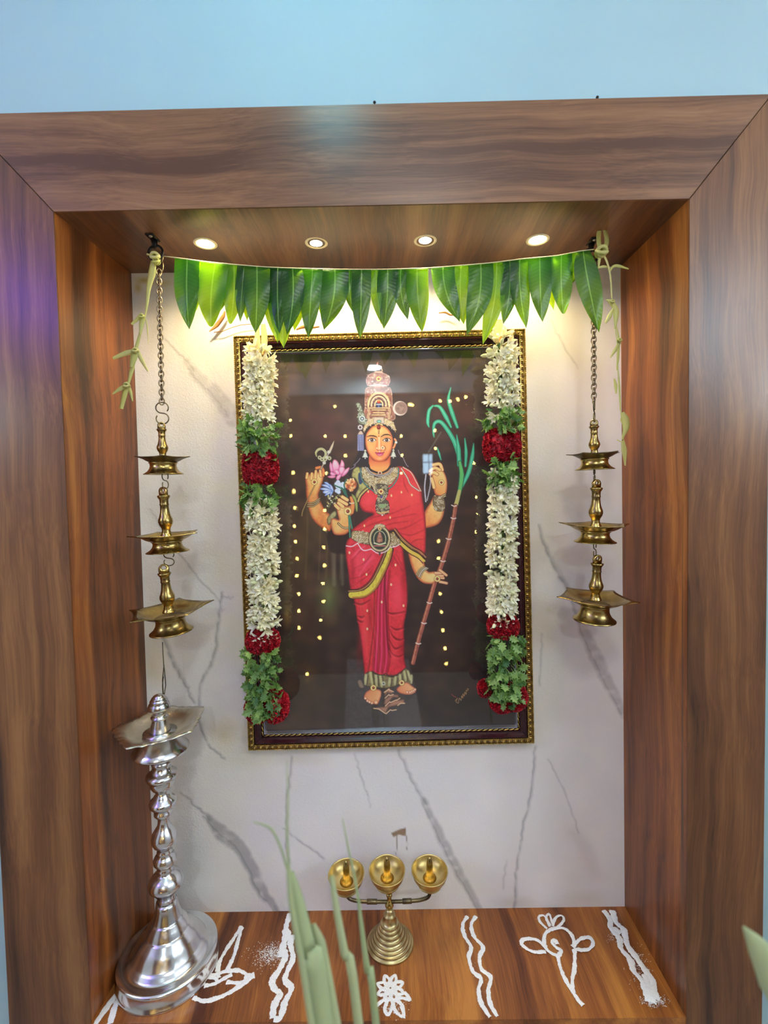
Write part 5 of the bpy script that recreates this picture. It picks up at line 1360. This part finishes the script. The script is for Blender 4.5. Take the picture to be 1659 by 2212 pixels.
def herb_mesh(seed):
    """a lobed, folded green leaf on a short stalk"""
    rr = random.Random(seed); mb = MB(); L_ = .0165
    mid = [(0, 0, 0), (0, .3, .0), (0, .55, .02), (0, .8, .0), (0, 1, -.06)]
    outl = [(.05, .1), (.10, .26), (.34, .34), (.20, .44), (.42, .58), (.22, .66), (.34, .82), (.14, .84), (0, 1.05)]
    vs = [(0, 0, 0)]; 
    def Z(x, y): return (.18 * abs(x) + .12 * math.sin(3 * y + seed) - .15 * y * y)
    pts = [(x, y) for x, y in outl]; ptsm = [(-x, y) for x, y in outl[-2::-1]]
    allp = [(0, 0)] + pts + ptsm
    vs = [(x * L_, y * L_, Z(x, y) * L_) for x, y in allp]
    cn = [(0, .3), (0, .6), (0, .85)]
    base = len(vs)
    vs += [(x * L_, y * L_, (Z(x, y) - .04) * L_) for x, y in cn]
    N_ = len(allp); fs = []
    for i in range(N_):
        j = (i + 1) % N_
        ym = (allp[i][1] + allp[j][1]) / 2
        c = base + (0 if ym < .42 else (1 if ym < .72 else 2))
        fs.append((i, j, c))
    def tri(a, b, c): fs.append((a, b, c))
    # bridge the centre points so the leaf is closed
    fs2 = []
    for i in range(N_):
        j = (i + 1) % N_
        ym = (allp[i][1] + allp[j][1]) / 2; c = 0 if ym < .42 else (1 if ym < .72 else 2)
        k2 = (i + 2) % N_; ym2 = (allp[j][1] + allp[k2][1]) / 2; c2 = 0 if ym2 < .42 else (1 if ym2 < .72 else 2)
        if c != c2: fs2.append((base + c, j, base + c2))
    mb.add(vs, fs + fs2)
    mb.tube([(0, -.006, 0), (0, .002, 0)], .0005, 4)
    me = mb.build('green_leaf', False); me.materials.append(m_herb); return me
herbs = [herb_mesh(k) for k in (1, 2, 3, 4)]
def red_mat():
    m, nt, p = mat('crimson_petals')
    N = nt.nodes; L = nt.links
    tc = N.new('ShaderNodeTexCoord'); n = N.new('ShaderNodeTexNoise'); n.inputs['Scale'].default_value = 160; n.inputs['Detail'].default_value = 3
    L.new(tc.outputs['Object'], n.inputs['Vector']); r = N.new('ShaderNodeValToRGB'); e = r.color_ramp.elements
    e[0].position = .35; e[0].color = rgb(120, 4, 22); e[1].position = .7; e[1].color = rgb(216, 20, 44)
    L.new(n.outputs['Fac'], r.inputs['Fac']); L.new(r.outputs['Color'], p.inputs['Base Color']); p.inputs['Roughness'].default_value = .6
    return m
m_red = red_mat()
def bloom_mesh(rx, ry, rz, n, box=False, seed=0):
    rr = random.Random(seed); mb = MB()
    # solid heart
    prof = []
    for a in np.linspace(-math.pi / 2, math.pi / 2, 10):
        c_, s_ = math.cos(a), math.sin(a)
        if box: c_ = math.copysign(abs(c_) ** .35, c_); s_ = math.copysign(abs(s_) ** .8, s_)
        prof.append((max(1e-6, c_) * .88, s_ * .88))
    core = MB().lathe(prof, 16); mb.merge(core, Matrix.Diagonal((rx, ry, rz, 1)))
    for k in range(n):
        th = rr.uniform(0, 2 * math.pi); s_ = rr.uniform(-1, 1); c_ = math.sqrt(1 - s_ * s_)
        if box: c_ = c_ ** .35
        d = Vector((c_ * math.cos(th) * rx, c_ * math.sin(th) * ry, s_ * rz))
        if d.y > ry * .55: continue
        nrm = Vector((d.x / rx ** 2, d.y / ry ** 2, (d.z / rz ** 2) * (.4 if box else 1))).normalized()
        side = nrm.orthogonal().normalized(); side = Matrix.Rotation(rr.uniform(0, 6.28), 3, nrm) @ side
        t_ = nrm.cross(side)
        w = rr.uniform(.0016, .0032); h = rr.uniform(.0035, .006); lean = rr.uniform(-.6, .6)
        b0 = d * .86; q = nrm + t_ * lean
        vs = [b0 - side * w * .5, b0 + side * w * .5, b0 + q * h * .7 + side * w * 1.1 + t_ * .0005, b0 + q * h + side * w * .3 - t_ * .0006, b0 + q * h * .92 - side * w * .5 + t_ * .0006, b0 + q * h * .7 - side * w * 1.1]
        mb.add(vs, [(0, 1, 2, 3), (0, 3, 4, 5)])
    return mb
YG = 0.148
SG = 0.000893
def garland(lab, axis, secs, strap, seed):
    """axis: (v -> u); secs: (kind, v0, v1, half width px); blooms: (kind 'bloom', u, v, rx, rz)"""
    rr = random.Random(seed)
    A = lambda v: float(np.interp(v, [a[0] for a in axis], [a[1] for a in axis]))
    top = at(A(axis[0][0]), axis[0][0], YG)
    t = thing('flower_garland', lab, 'garland', tuple(top))
    link('cord', MB().tube([at(A(v), v, YG) for v in np.linspace(axis[0][0], axis[-1][0] - 10, 24)], .0045, 8).build('cord', True), m_herb, t)
    mb = MB()
    for pts, w in strap:
        mb.merge(ribbon([at(u, v, YG - .004 * k) for k, (u, v) in enumerate(pts)], [w * SG * .7, w * SG, w * SG * .8], .2))
    link('strap', mb.build('strap', True), m_fibre, t)
    # outward directions limited to what faces the room and the sides
    for sec in secs:
        if sec[0] == 'jasmine':
            _, v0, v1, hw = sec
            rows = int((v1 - v0) / 12.6); per = 8
            for i in range(rows):
                v = v0 + (i + .5) * (v1 - v0) / rows
                if i == 0: v += 4
                for k in range(per):
                    a = math.radians(-172 + 164 * (k + .5 * (i % 2) + rr.uniform(-.3, .3)) / (per - .5))
                    d = Vector((math.cos(a), math.sin(a), rr.uniform(-.28, .38))).normalized()
                    if i == rows - 1: d = (d + Vector((0, 0, -.7))).normalized()
                    if i == 0: d = (d + Vector((0, 0, .6))).normalized()
                    sc = (hw * SG * rr.uniform(.90, 1.16) - .0065) / .0232
                    base = at(A(v) + rr.uniform(-2, 2), v + rr.uniform(-4, 4), YG) + d * .0055
                    q = Vector((0, 0, 1)).rotation_difference(d).to_matrix().to_4x4() @ Matrix.Rotation(rr.uniform(0, 6.28), 4, 'Z')
                    me = flowers[rr.choice((0, 0, 1, 2, 3))]
                    link('jasmine_flower', me, None, t, base, q, (1.5, 1.5, sc))
        elif sec[0] == 'green':
            _, v0, v1, hw = sec
            n = int((v1 - v0) * 1.12)
            for i in range(n):
                v = v0 + (v1 - v0) * rr.random()
                a = math.radians(rr.uniform(-185, 5)); e_ = rr.uniform(-.6, .5)
                d = Vector((math.cos(a), math.sin(a), e_)).normalized()
                R0 = hw * SG
                base = at(A(v), v, YG) + Vector((d.x, d.y, 0)) * R0 * rr.uniform(.45, .72)
                # leaf's long axis y along a mix of outward and hanging directions
                ax = (d * rr.uniform(.5, 1.2) + Vector((rr.uniform(-.7, .7), rr.uniform(-.3, .1), rr.uniform(-1.0, .5)))).normalized()
                nz = (d - ax * d.dot(ax)); nz = nz.normalized() if nz.length > .05 else ax.orthogonal().normalized()
                xx = ax.cross(nz)
                M = Matrix((xx, ax, nz)).transposed().to_4x4() @ Matrix.Rotation(rr.uniform(-.7, .7), 4, 'Y')
                link('green_leaf', herbs[rr.randrange(4)], None, t, base, M, rr.uniform(.9, 1.45))
        elif sec[0] == 'red':
            _, v0, v1, hw = sec
            p0, p1 = at(A((v0 + v1) / 2), v0, YG), at(A((v0 + v1) / 2), v1, YG)
            rz = (p0.z - p1.z) / 2
            link('red_bloom', bloom_mesh(hw * SG, hw * SG * .85, rz, 1500, True, seed + v0).build('red_bloom', False), m_red, t, (p0 + p1) / 2)
        elif sec[0] == 'bloom':
            _, u, v, rx, rz, dy = sec
            link('red_bloom', bloom_mesh(rx * SG, rx * SG * .8, rz * SG, 1100, False, seed + int(v)).build('red_bloom', False), m_red, t, at(u, v, YG + dy))
    return t
garland('jasmine, green leaf and red bloom string over the left side of the frame',
        [(745, 563), (800, 562), (850, 560), (950, 563), (1010, 563), (1060, 562), (1100, 566), (1250, 572), (1350, 571), (1390, 567), (1450, 568), (1540, 574)],
        [('jasmine', 762, 926, 37), ('green', 916, 985, 44), ('red', 966, 1052, 40), ('green', 1046, 1098, 42), ('jasmine', 1088, 1372, 37), ('red', 1360, 1408, 38), ('green', 1402, 1530, 44),
         ('bloom', 556, 1530, 28, 34, .004), ('bloom', 594, 1524, 32, 40, 0), ('green', 1490, 1536, 30)],
        [([(556, 706), (556, 735), (561, 766)], 12), ([(568, 700), (571, 735), (566, 766)], 14), ([(562, 752), (563, 760), (563, 768)], 20)], 11)
garland('jasmine, green leaf and red bloom string over the right side of the frame',
        [(730, 1078), (760, 1080), (860, 1083), (950, 1084), (1100, 1085), (1250, 1083), (1330, 1083), (1355, 1087), (1450, 1090), (1520, 1092)],
        [('jasmine', 736, 896, 39), ('green', 882, 936, 46), ('red', 924, 1002, 42), ('green', 990, 1048, 42), ('jasmine', 1026, 1338, 35), ('red', 1330, 1376, 35), ('green', 1368, 1505, 44),
         ('bloom', 1110, 1505, 30, 32, .002), ('bloom', 1084, 1514, 28, 26, 0), ('bloom', 1046, 1487, 12, 18, .006), ('green', 1480, 1512, 26)],
        [([(1072, 690), (1073, 715), (1074, 740)], 12), ([(1080, 690), (1082, 715), (1078, 740)], 12)], 23)

# ------------------------------------------------------------------ tall silver lamp
LX, LY = -0.4165, 0.1005
def lz(v): return at(362, v, LY).z
SL = 0.000866
tall = thing('tall_oil_lamp', 'tall turned silver oil lamp with a round base in the shelf corner', 'lamp', (LX, LY, 0))
O = Vector((LX, LY, 0))
def lathe_px(pts, n=64, sub=3):
    return MB().lathe([(max(1e-5, r * SL), z) for r, z in pts], n)
base = [(0.088, 0.0), (0.090, .001), (0.0905, .0035), (0.089, .006), (0.087, .009), (0.0865, .022), (0.0875, .026), (0.0885, .0285), (0.0875, .031), (0.084, .0325), (0.078, .0325), (0.073, .033), (0.068, .036), (0.0655, .041), (.063, .0425), (.060, .0455), (.055, .056), (.048, .066), (.041, .0725), (.0395, .0750), (.0385, .0752), (.0375, .078), (.033, .087), (.0285, .093), (.0275, .0955), (.0265, .0958), (.0255, .099), (.0215, .110), (.0195, .121), (.0185, .128)]
link('base', MB().lathe(base, 96).build('base', True), m_silver, tall, O)
zz = lambda v: lz(v)
pil = [(19, 1986), (18, 1975), (19, 1962), (21, 1958), (24, 1955), (24, 1950), (30, 1946), (34.5, 1941), (36, 1935), (34, 1926), (28, 1917), (20, 1911), (15.5, 1908), (17, 1903), (17, 1899), (14, 1896), (19, 1891), (23.5, 1884), (24, 1877), (20, 1869), (14.5, 1864), (16, 1861), (16, 1858), (13, 1855), (15, 1851), (17, 1848), (22, 1842), (26, 1833), (26.5, 1825), (24, 1815), (18, 1805), (13, 1797), (11.5, 1788), (11.5, 1779), (15, 1775), (18.5, 1770), (18.5, 1764), (14, 1760), (17, 1757), (22, 1754), (27, 1748), (28, 1742), (26, 1737), (19, 1732), (18, 1727), (15, 1723), (13, 1719), (14, 1715), (20, 1709), (24.5, 1701), (25.5, 1692), (24, 1687), (31, 1685), (32.5, 1680), (31.5, 1675), (25, 1670), (20, 1667), (19, 1660), (17, 1657), (19.5, 1653), (20, 1647), (15, 1643), (12.5, 1640), (11.5, 1632), (12, 1622)]
zb = 0.122; zt = zz(1622); v_lo, v_hi = 1986, 1622
def pz(v): return zb + (zt - zb) * (v_lo - v) / (v_lo - v_hi)
link('pillar', lathe_px([(r, pz(v)) for r, v in pil], 56).build('pillar', True), m_silver, tall, O)
zd = zz(1572)
foot = [(12, pz(1624)), (30, pz(1622) + .001), (56, pz(1622) + .001), (57.5, pz(1622) + .003), (57, pz(1622) + .0055), (50, pz(1622) + .012), (40, pz(1622) + .022), (33, pz(1622) + .028), (30, zd - .012), (33, zd - .009), (34, zd - .006)]
link('dish_collar', lathe_px(foot, 64).build('dish_collar', True), m_silver, tall, O)
link('dish', bowl_mesh(.0625, .36, .016, 5, math.radians(188), .004, .05, 160, 9, .12, 5.0, .0014, 5).build('dish', True), m_silver_dull, tall, O + Vector((0, 0, zd + .006)), Matrix.Rotation(.03, 4, 'X') @ Matrix.Rotation(-.04, 4, 'Y'))
zk0 = zd - .008; zk1 = zz(1498)
kn = [(22, 0), (21, .08), (17, .24), (14.5, .34), (14, .36), (17.5, .38), (17.5, .41), (14, .43), (14.5, .50), (15.5, .53), (19, .55), (22.5, .60), (23, .67), (21, .74), (17, .79), (18.5, .81), (17.5, .84), (14.5, .86), (15.5, .88), (14, .91), (11, .93), (11, .95), (6, .98), (.1, 1.0)]
link('finial', lathe_px([(r, zk0 + (zk1 - zk0) * h) for r, h in kn], 40).build('finial', True), m_silver, tall, O)
mb = MB()
for (pts) in ([(352, 1500), (350, 1470), (353, 1440), (351, 1410), (350, 1387)], [(354, 1500), (357, 1480), (355, 1455), (353, 1436)], [(351, 1500), (350, 1480), (352, 1462)]):
    mb.tube([at(u + 1, v, LY) for u, v in pts], .0009, 5)
link('wick_wire', mb.build('wick_wire', True), m_brass_dark, tall)

# ------------------------------------------------------------------ small three-cup brass lamp
BX, BY = 0.004, 0.139
tri = thing('three_cup_lamp', 'small brass lamp with three cups on one stem, mid shelf', 'lamp', (BX, BY, 0))
O = Vector((BX, BY, 0))
k = .00088
m_brass_lt = brass('light_brass', rgb(168, 148, 100), rgb(214, 196, 146), 0.34, 40)
bp = [(.0455, 0), (.0463, .0012), (.0463, .0028), (.0450, .0042), (.0428, .0048)]
for (r_, z_) in ((.0405, .0085), (.0362, .0125), (.0318, .0175), (.0272, .0235), (.0232, .0300), (.0196, .0365), (.0166, .0430)):
    bp += [(r_ + .0008, z_ - .0009), (r_ + .0011, z_ - .0002), (r_ + .0003, z_ + .0004), (r_ - .0002, z_ + .0003)]
bp += [(.0140, .0490), (.0112, .0560), (.0118, .0575), (.0118, .0590), (.0092, .0605), (.0080, .066), (.0064, .071)]
link('base', MB().lathe(bp, 64).build('base', True), m_brass_lt, tri, O)
zs = at(836, 1948, BY).z
link('stem', MB().lathe([(.0062, .069), (.005, .071), (.0055, .0735), (.0085, .077), (.0088, .081), (.006, .085), (.0045, .088), (.0042, .094), (.0060, .097), (.0060, .101), (.0042, .104), (.004, zs + .012), (.006, zs + .016)], 28).build('stem', True), m_brass, tri, O)
cups = [(748, 1888), (836, 1880), (928, 1880)]
for j, (u, v) in enumerate(cups):
    c = at(u, v, BY - .004)
    if j != 1:
        s_ = -1 if j == 0 else 1
        pts = [Vector((BX + s_ * .004, BY, zs)), Vector((BX + s_ * .045, BY, zs + .001)), Vector((c.x - s_ * .014, BY, zs + .004)), Vector((c.x - s_ * .001, BY, zs + .012)), Vector((c.x, BY - .002, c.z - .027))]
        mb = MB().tube([Vector(p) for p in spline(pts, 6)], .0034, 10)
        mb.tube([Vector((BX + s_ * (.024 + .002 * (s_ > 0)), BY, zs + .0006)), Vector((BX + s_ * .044, BY, zs + .001))], .0046, 4)
        link('arm', mb.build('arm', True), m_brass_dark, tri)
    T = Matrix.Rotation(math.radians(7), 4, 'X')
    prof = [(.014, -.0275), (.024, -.0275), (.0245, -.025), (.021, -.0235), (.0235, -.021), (.029, -.017), (.0325, -.011), (.034, -.004), (.0352, -.001), (.0358, .0008), (.0345, .0012), (.0335, -.001), (.031, -.007), (.026, -.0125), (.018, -.0165), (.010, -.0175), (.006, -.016)]
    o = link('cup', MB().lathe(prof, 48).build('cup', True), m_brass_cup, tri, c, T)
    link('wick_holder', MB().lathe([(.0135, -.0172), (.0095, -.0145), (.0074, -.009), (.0064, .000), (.0064, .010), (.0058, .019), (.0042, .026), (.0022, .0295), (.0005, .0305)], 20).build('wick_holder', True), m_brass, tri, c, T)

# ------------------------------------------------------------------ powder drawings on the shelf
def powder(lab, lines, o, s, w=8.5, smears=()):
    c = lambda p_: (o[0] + p_[0] / s, o[1] + p_[1] / s)
    mb = MB(); rr = random.Random(len(lab))
    first = None; cen = Vector()
    for ln in lines:
        ww = w
        if isinstance(ln, tuple): ln, ww = ln
        P = [atz(*c(q), 0.0) for q in ln]
        P = [Vector(q) for q in (spline(P, 8) if len(P) > 2 else P)]
        if len(P) == 2: P = [P[0].lerp(P[1], i / 10) for i in range(11)]
        # resample finely and roughen the edge
        Q = []
        for a, b in zip(P[:-1], P[1:]):
            m_ = max(1, int((b - a).length / .0010))
            for i in range(m_): Q.append(a.lerp(b, i / m_))
        Q.append(P[-1]); n = len(Q); vs = []
        for i, q in enumerate(Q):
            t = (Q[min(n - 1, i + 2)] - Q[max(0, i - 2)]); t.z = 0
            t = t.normalized() if t.length > 1e-9 else Vector((1, 0, 0)); sd = Vector((-t.y, t.x, 0))
            h = ww * .00088 / 2 * (1 + .14 * math.sin(i * .17 + ww) + .08 * math.sin(i * .53))
            wl = .55 * (wl if i else 1.0) + .45 * rr.uniform(.72, 1.28); wr = .55 * (wr if i else 1.0) + .45 * rr.uniform(.72, 1.28)
            l_ = h * wl; r_ = h * wr
            q = q + Vector((rr.uniform(-.0002, .0002), rr.uniform(-.0002, .0002), 0))
            q.z = 0
            for a_, z_ in ((-l_, .0002), (-h * .5, .0010), (h * .5, .0011), (r_, .0002)):
                vs.append(q + sd * a_ + Vector((0, 0, z_ + rr.uniform(0, .0002))))
        fs = [(i * 4 + k_, i * 4 + k_ + 1, (i + 1) * 4 + k_ + 1, (i + 1) * 4 + k_) for i in range(n - 1) for k_ in range(3)]
        mb.add(vs, fs)
        for i in range(0, n, 2):   # stray grains beside the line
            q = Q[i] + Vector((rr.gauss(0, .0030), rr.gauss(0, .0030), 0)); r_ = rr.uniform(.0002, .0005)
            mb.add([(q.x + r_, q.y, .0002), (q.x - r_, q.y + r_, .0002), (q.x - r_, q.y - r_, .0002), (q.x, q.y, .0002 + r_)], [(0, 1, 3), (1, 2, 3), (2, 0, 3)])
    for (x, y, rx, ry, n) in smears:
        for _ in range(n):
            q = atz(*c((x + rr.gauss(0, rx), y + rr.gauss(0, ry))), 0.0); r_ = rr.uniform(.0003, .0010)
            mb.add([(q.x + r_, q.y, .0002), (q.x - r_, q.y + r_, .0002), (q.x - r_, q.y - r_, .0002), (q.x, q.y, .0005)], [(0, 1, 3), (1, 2, 3), (2, 0, 3)])
    me = mb.build('powder_drawing', True)
    o_ = link('powder_drawing', me, m_chalk); o_.location.z = 0.0006
    return tag(o_, lab, 'powder drawing', 'white powder drawings on the shelf')
Z8 = ((200, 1780), 3.318)
powder('white powder drawing of an oil lamp with a tall flame, beside the silver lamp base', [
    [(1065, 735), (1020, 810), (960, 900), (905, 1000), (895, 1060)], [(1068, 745), (1040, 850), (1012, 950), (962, 1055)], [(905, 1000), (900, 1080), (905, 1110)],
    [(835, 1100), (890, 1078), (960, 1058), (1040, 1052), (1095, 1075), (1110, 1110)], ([(1090, 1090), (1130, 1095), (1160, 1085)], 12), [(800, 1165), (870, 1150), (930, 1118), (1000, 1080)],
    [(960, 1135), (1040, 1142), (1110, 1125)], [(840, 1100), (880, 1110), (900, 1150)], ([(720, 1250), (800, 1272), (900, 1250), (1000, 1200), (1090, 1140), (1155, 1090)], 10)], *Z8)
powder('pair of smudged wavy white powder lines beside the thick green stalk', [
    ([(1420, 645), (1385, 740), (1400, 800), (1360, 880), (1380, 950), (1340, 1040), (1290, 1120), (1300, 1180), (1340, 1220), (1300, 1310), (1290, 1400)], 13),
    ([(1440, 800), (1418, 860), (1436, 960), (1400, 1050), (1380, 1120), (1425, 1180), (1380, 1280), (1345, 1390), (1300, 1400)], 12),
    ([(1385, 760), (1370, 860), (1350, 960)], 14)], *Z8, smears=[(1300, 920, 50, 30, 500), (1250, 960, 60, 40, 260)])
powder('short white powder lines in the near left corner of the shelf', [
    ([(205, 1190), (130, 1280), (60, 1380), (20, 1440)], 16), ([(200, 1250), (160, 1310), (125, 1440)], 16), ([(208, 1185), (200, 1260)], 6)], *Z8)
ZS = ((560, 1740), 3.687); st = []
for kk in range(8):
    a = kk * math.pi / 4 + .35; cx_, cy_ = 1045, 1460; L_ = (110, 112)
    tip = (cx_ + L_[0] * math.cos(a), cy_ + L_[1] * math.sin(a)); b1 = (cx_ + 55 * math.cos(a - .5), cy_ + 58 * math.sin(a - .5)); b2 = (cx_ + 55 * math.cos(a + .5), cy_ + 58 * math.sin(a + .5)); c0 = (cx_ + 10 * math.cos(a), cy_ + 10 * math.sin(a))
    st.append([c0, b1, tip, b2, c0])
st += [[(1020, 1560), (1000, 1630), (1030, 1670), (1060, 1600), (1050, 1540)], [(1060, 1560), (1085, 1640), (1140, 1680), (1140, 1600), (1080, 1540)], [(1100, 1530), (1180, 1545), (1205, 1560)], [(1155, 1490), (1190, 1530), (1200, 1565)], [(930, 1600), (980, 1560), (1020, 1530)], [(1130, 1600), (1150, 1650), (1145, 1700)]]
powder('white powder star flower just in front of the three-cup lamp', st, *ZS, w=6.5, smears=[(1060, 1600, 50, 40, 120)])
ZR = ((960, 1740), 2.373)
powder('pair of clean wavy white powder lines, right of the three-cup lamp', [
    [(118, 570), (95, 610), (103, 670), (137, 728), (125, 780), (145, 850), (187, 892), (175, 950), (190, 1020), (235, 1088)],
    [(162, 570), (138, 610), (150, 670), (197, 728), (180, 780), (190, 840), (237, 885), (225, 950), (235, 1020), (272, 1085)]], *ZR)
powder('white powder flower with a spiral, two side leaves and a pointed stem', [
    [(580, 715), (565, 690), (552, 705), (575, 730), (598, 745), (580, 770), (530, 745), (510, 700), (525, 650), (590, 628), (640, 650), (665, 700), (658, 728)],
    [(525, 730), (470, 690), (410, 688), (398, 715), (450, 750), (520, 752)], [(655, 728), (700, 685), (745, 680), (762, 712), (730, 742), (665, 738)],
    [(580, 770), (600, 850), (640, 930), (680, 990), (712, 1028)], [(667, 740), (667, 830), (655, 900), (660, 960)],
    ([(528, 635), (492, 600), (485, 572), (512, 568), (545, 620)], 5.5), ([(540, 625), (522, 575), (538, 560), (555, 610)], 5.5), ([(555, 622), (570, 578), (600, 566), (612, 590), (582, 625)], 5.5)], *ZR, w=8)
powder('thick smudged pair of white powder lines nearest the right side of the shelf', [
    ([(815, 540), (850, 585), (852, 630), (895, 680), (905, 735), (950, 790), (970, 850), (1018, 910), (1045, 1010)], 12),
    ([(860, 540), (880, 600), (918, 640), (940, 720), (990, 790), (1030, 850), (1068, 910), (1085, 1000)], 13), ([(1030, 870), (1050, 940), (1065, 1015)], 16), ([(845, 630), (880, 640), (905, 660)], 12)],
    *ZR, smears=[(1075, 1000, 30, 16, 420), (880, 660, 20, 20, 100), (1000, 830, 30, 50, 160)])

# ------------------------------------------------------------------ twigs behind the frame, nails on the casing
def twig(lab, pts, ws, m, Y=.2):
    o = link('dry_twig', ribbon([at(u, v, Y) for u, v in pts], [w * .0009 for w in ws], .6, .8).build('dry_twig', True), m)
    return tag(o, lab, 'twig', 'dry scraps above the frame')
twig('curled dry brown leaf on the wall left of the frame corner', [(452, 716), (468, 702), (482, 684), (486, 672)], [2, 9, 8, 3], m_dry)
twig('dry brown twig lying on the frame top near the middle', [(640, 712), (655, 706), (672, 708), (690, 706)], [3, 7, 5, 3], m_dry)
twig('small orange-brown dry stem above the frame, right of the middle', [(948, 676), (962, 675), (972, 680), (980, 681)], [2, 4, 4, 2], m_dry)
o = link('dry_twig', MB().tube([at(u, v, .205) for u, v in [(462, 718), (480, 716), (500, 708), (520, 702), (545, 700)]], .0008, 5).build('dry_twig', True), m_dry)
tag(o, 'thin wire-like dry tendril running along the wall above the left frame corner', 'twig', 'dry scraps above the frame')
for u, v, lab in ((1290, 211, 'black nail stub on top of the casing, near the right mitre'), (809, 222, 'tiny black nail on top of the casing, above the middle')):
    p = at(u, v, .004); p.z = max(p.z, OT + .001)
    o = link('nail', MB().lathe([(.0010, -.005), (.0012, -.001), (.0024, .0000), (.0022, .0016), (.0005, .0022)], 10).build('nail', True), m_black, None, p, Matrix.Rotation(math.radians(25), 4, 'Y') if u > 1000 else None)
    tag(o, lab, 'nail')

# ------------------------------------------------------------------ green stalks in the foreground
def stalk(name, lab, pts, ws, Y, sub=()):
    """from the tip (in view) down to the floor"""
    P = [at(u, v, Y) for u, v in pts]
    d = (P[-1] - P[-2]).normalized(); k_ = (P[-1].z - (ROOM_Z0 + .001)) / -d.z
    d.x *= .45
    e = P[-1] + d * k_; e.z = ROOM_Z0 + .001
    P.append(P[-1].lerp(e, .5)); P.append(e)
    t = thing(name, lab, 'plant stalk', tuple(e), 'green stalks in front of the niche')
    mpp = (Y - CAM[1]) / F_PX
    link('stem', ribbon(P, [w * mpp for w in ws] + [ws[-1] * mpp * .9, ws[-1] * mpp * .5], .55, .0, .002).build('stem', True), m_stalk, t)
    for pts2, ws2, dy in sub:
        link('blade', ribbon([at(u, v, Y + dy) for u, v in pts2], [w * mpp for w in ws2], .4).build('blade', True), m_stalk, t)
YK = -0.36
stalk('green_stalk', 'thick blurred pale green stalk in front of the shelf, leftmost of the three', [(626, 1884), (640, 1960), (660, 2060), (690, 2212)], [16, 34, 42, 52, 58], YK,
      [([(676, 1996), (690, 2040), (704, 2110), (722, 2212), (740, 2330)], [10, 26, 26, 28, 26], .006), ([(622, 1870), (630, 1960), (648, 2060), (672, 2212), (690, 2330)], [8, 14, 14, 14, 14], -.006),
       ([(620, 1640), (622, 1730), (620, 1800), (626, 1900)], [1.5, 4, 5, 6], 0), ([(548, 1775), (584, 1790), (606, 1830), (624, 1890)], [2, 6, 5, 6], .004)])
stalk('green_stalk', 'slim blurred green stalk between the thick stalk and the brass lamp', [(716, 1892), (726, 1960), (744, 2060), (774, 2212)], [10, 14, 16, 20, 20], YK + .03)
stalk('green_stalk', 'thin blurred green stalk just left of the brass lamp base', [(774, 1940), (782, 2010), (794, 2100), (812, 2212)], [6, 9, 12, 16, 16], YK + .05,
      [([(740, 1768), (752, 1830), (766, 1895), (777, 1965)], [2, 4, 5, 6], .0)])
P = [at(u, v, -.40) for u, v in [(1605, 2001), (1642, 2052), (1682, 2125), (1730, 2240)]]
e = P[-1] + Vector((.05, 0, 0)); e.z = ROOM_Z0 + .001
t = thing('green_stalk', 'blurred pale green leaf tip poking in at the right edge of the view', 'plant stalk', tuple(e))
link('blade', ribbon(P, [4 * .00036, 46 * .00036, 74 * .00036, 50 * .00036], .3).build('blade', True), m_stalk, t)
link('stem', MB().tube([P[-2], P[-1], (P[-1] + e) / 2, e], [.002, .003, .004, .005], 8).build('stem', True), m_stalk, t)
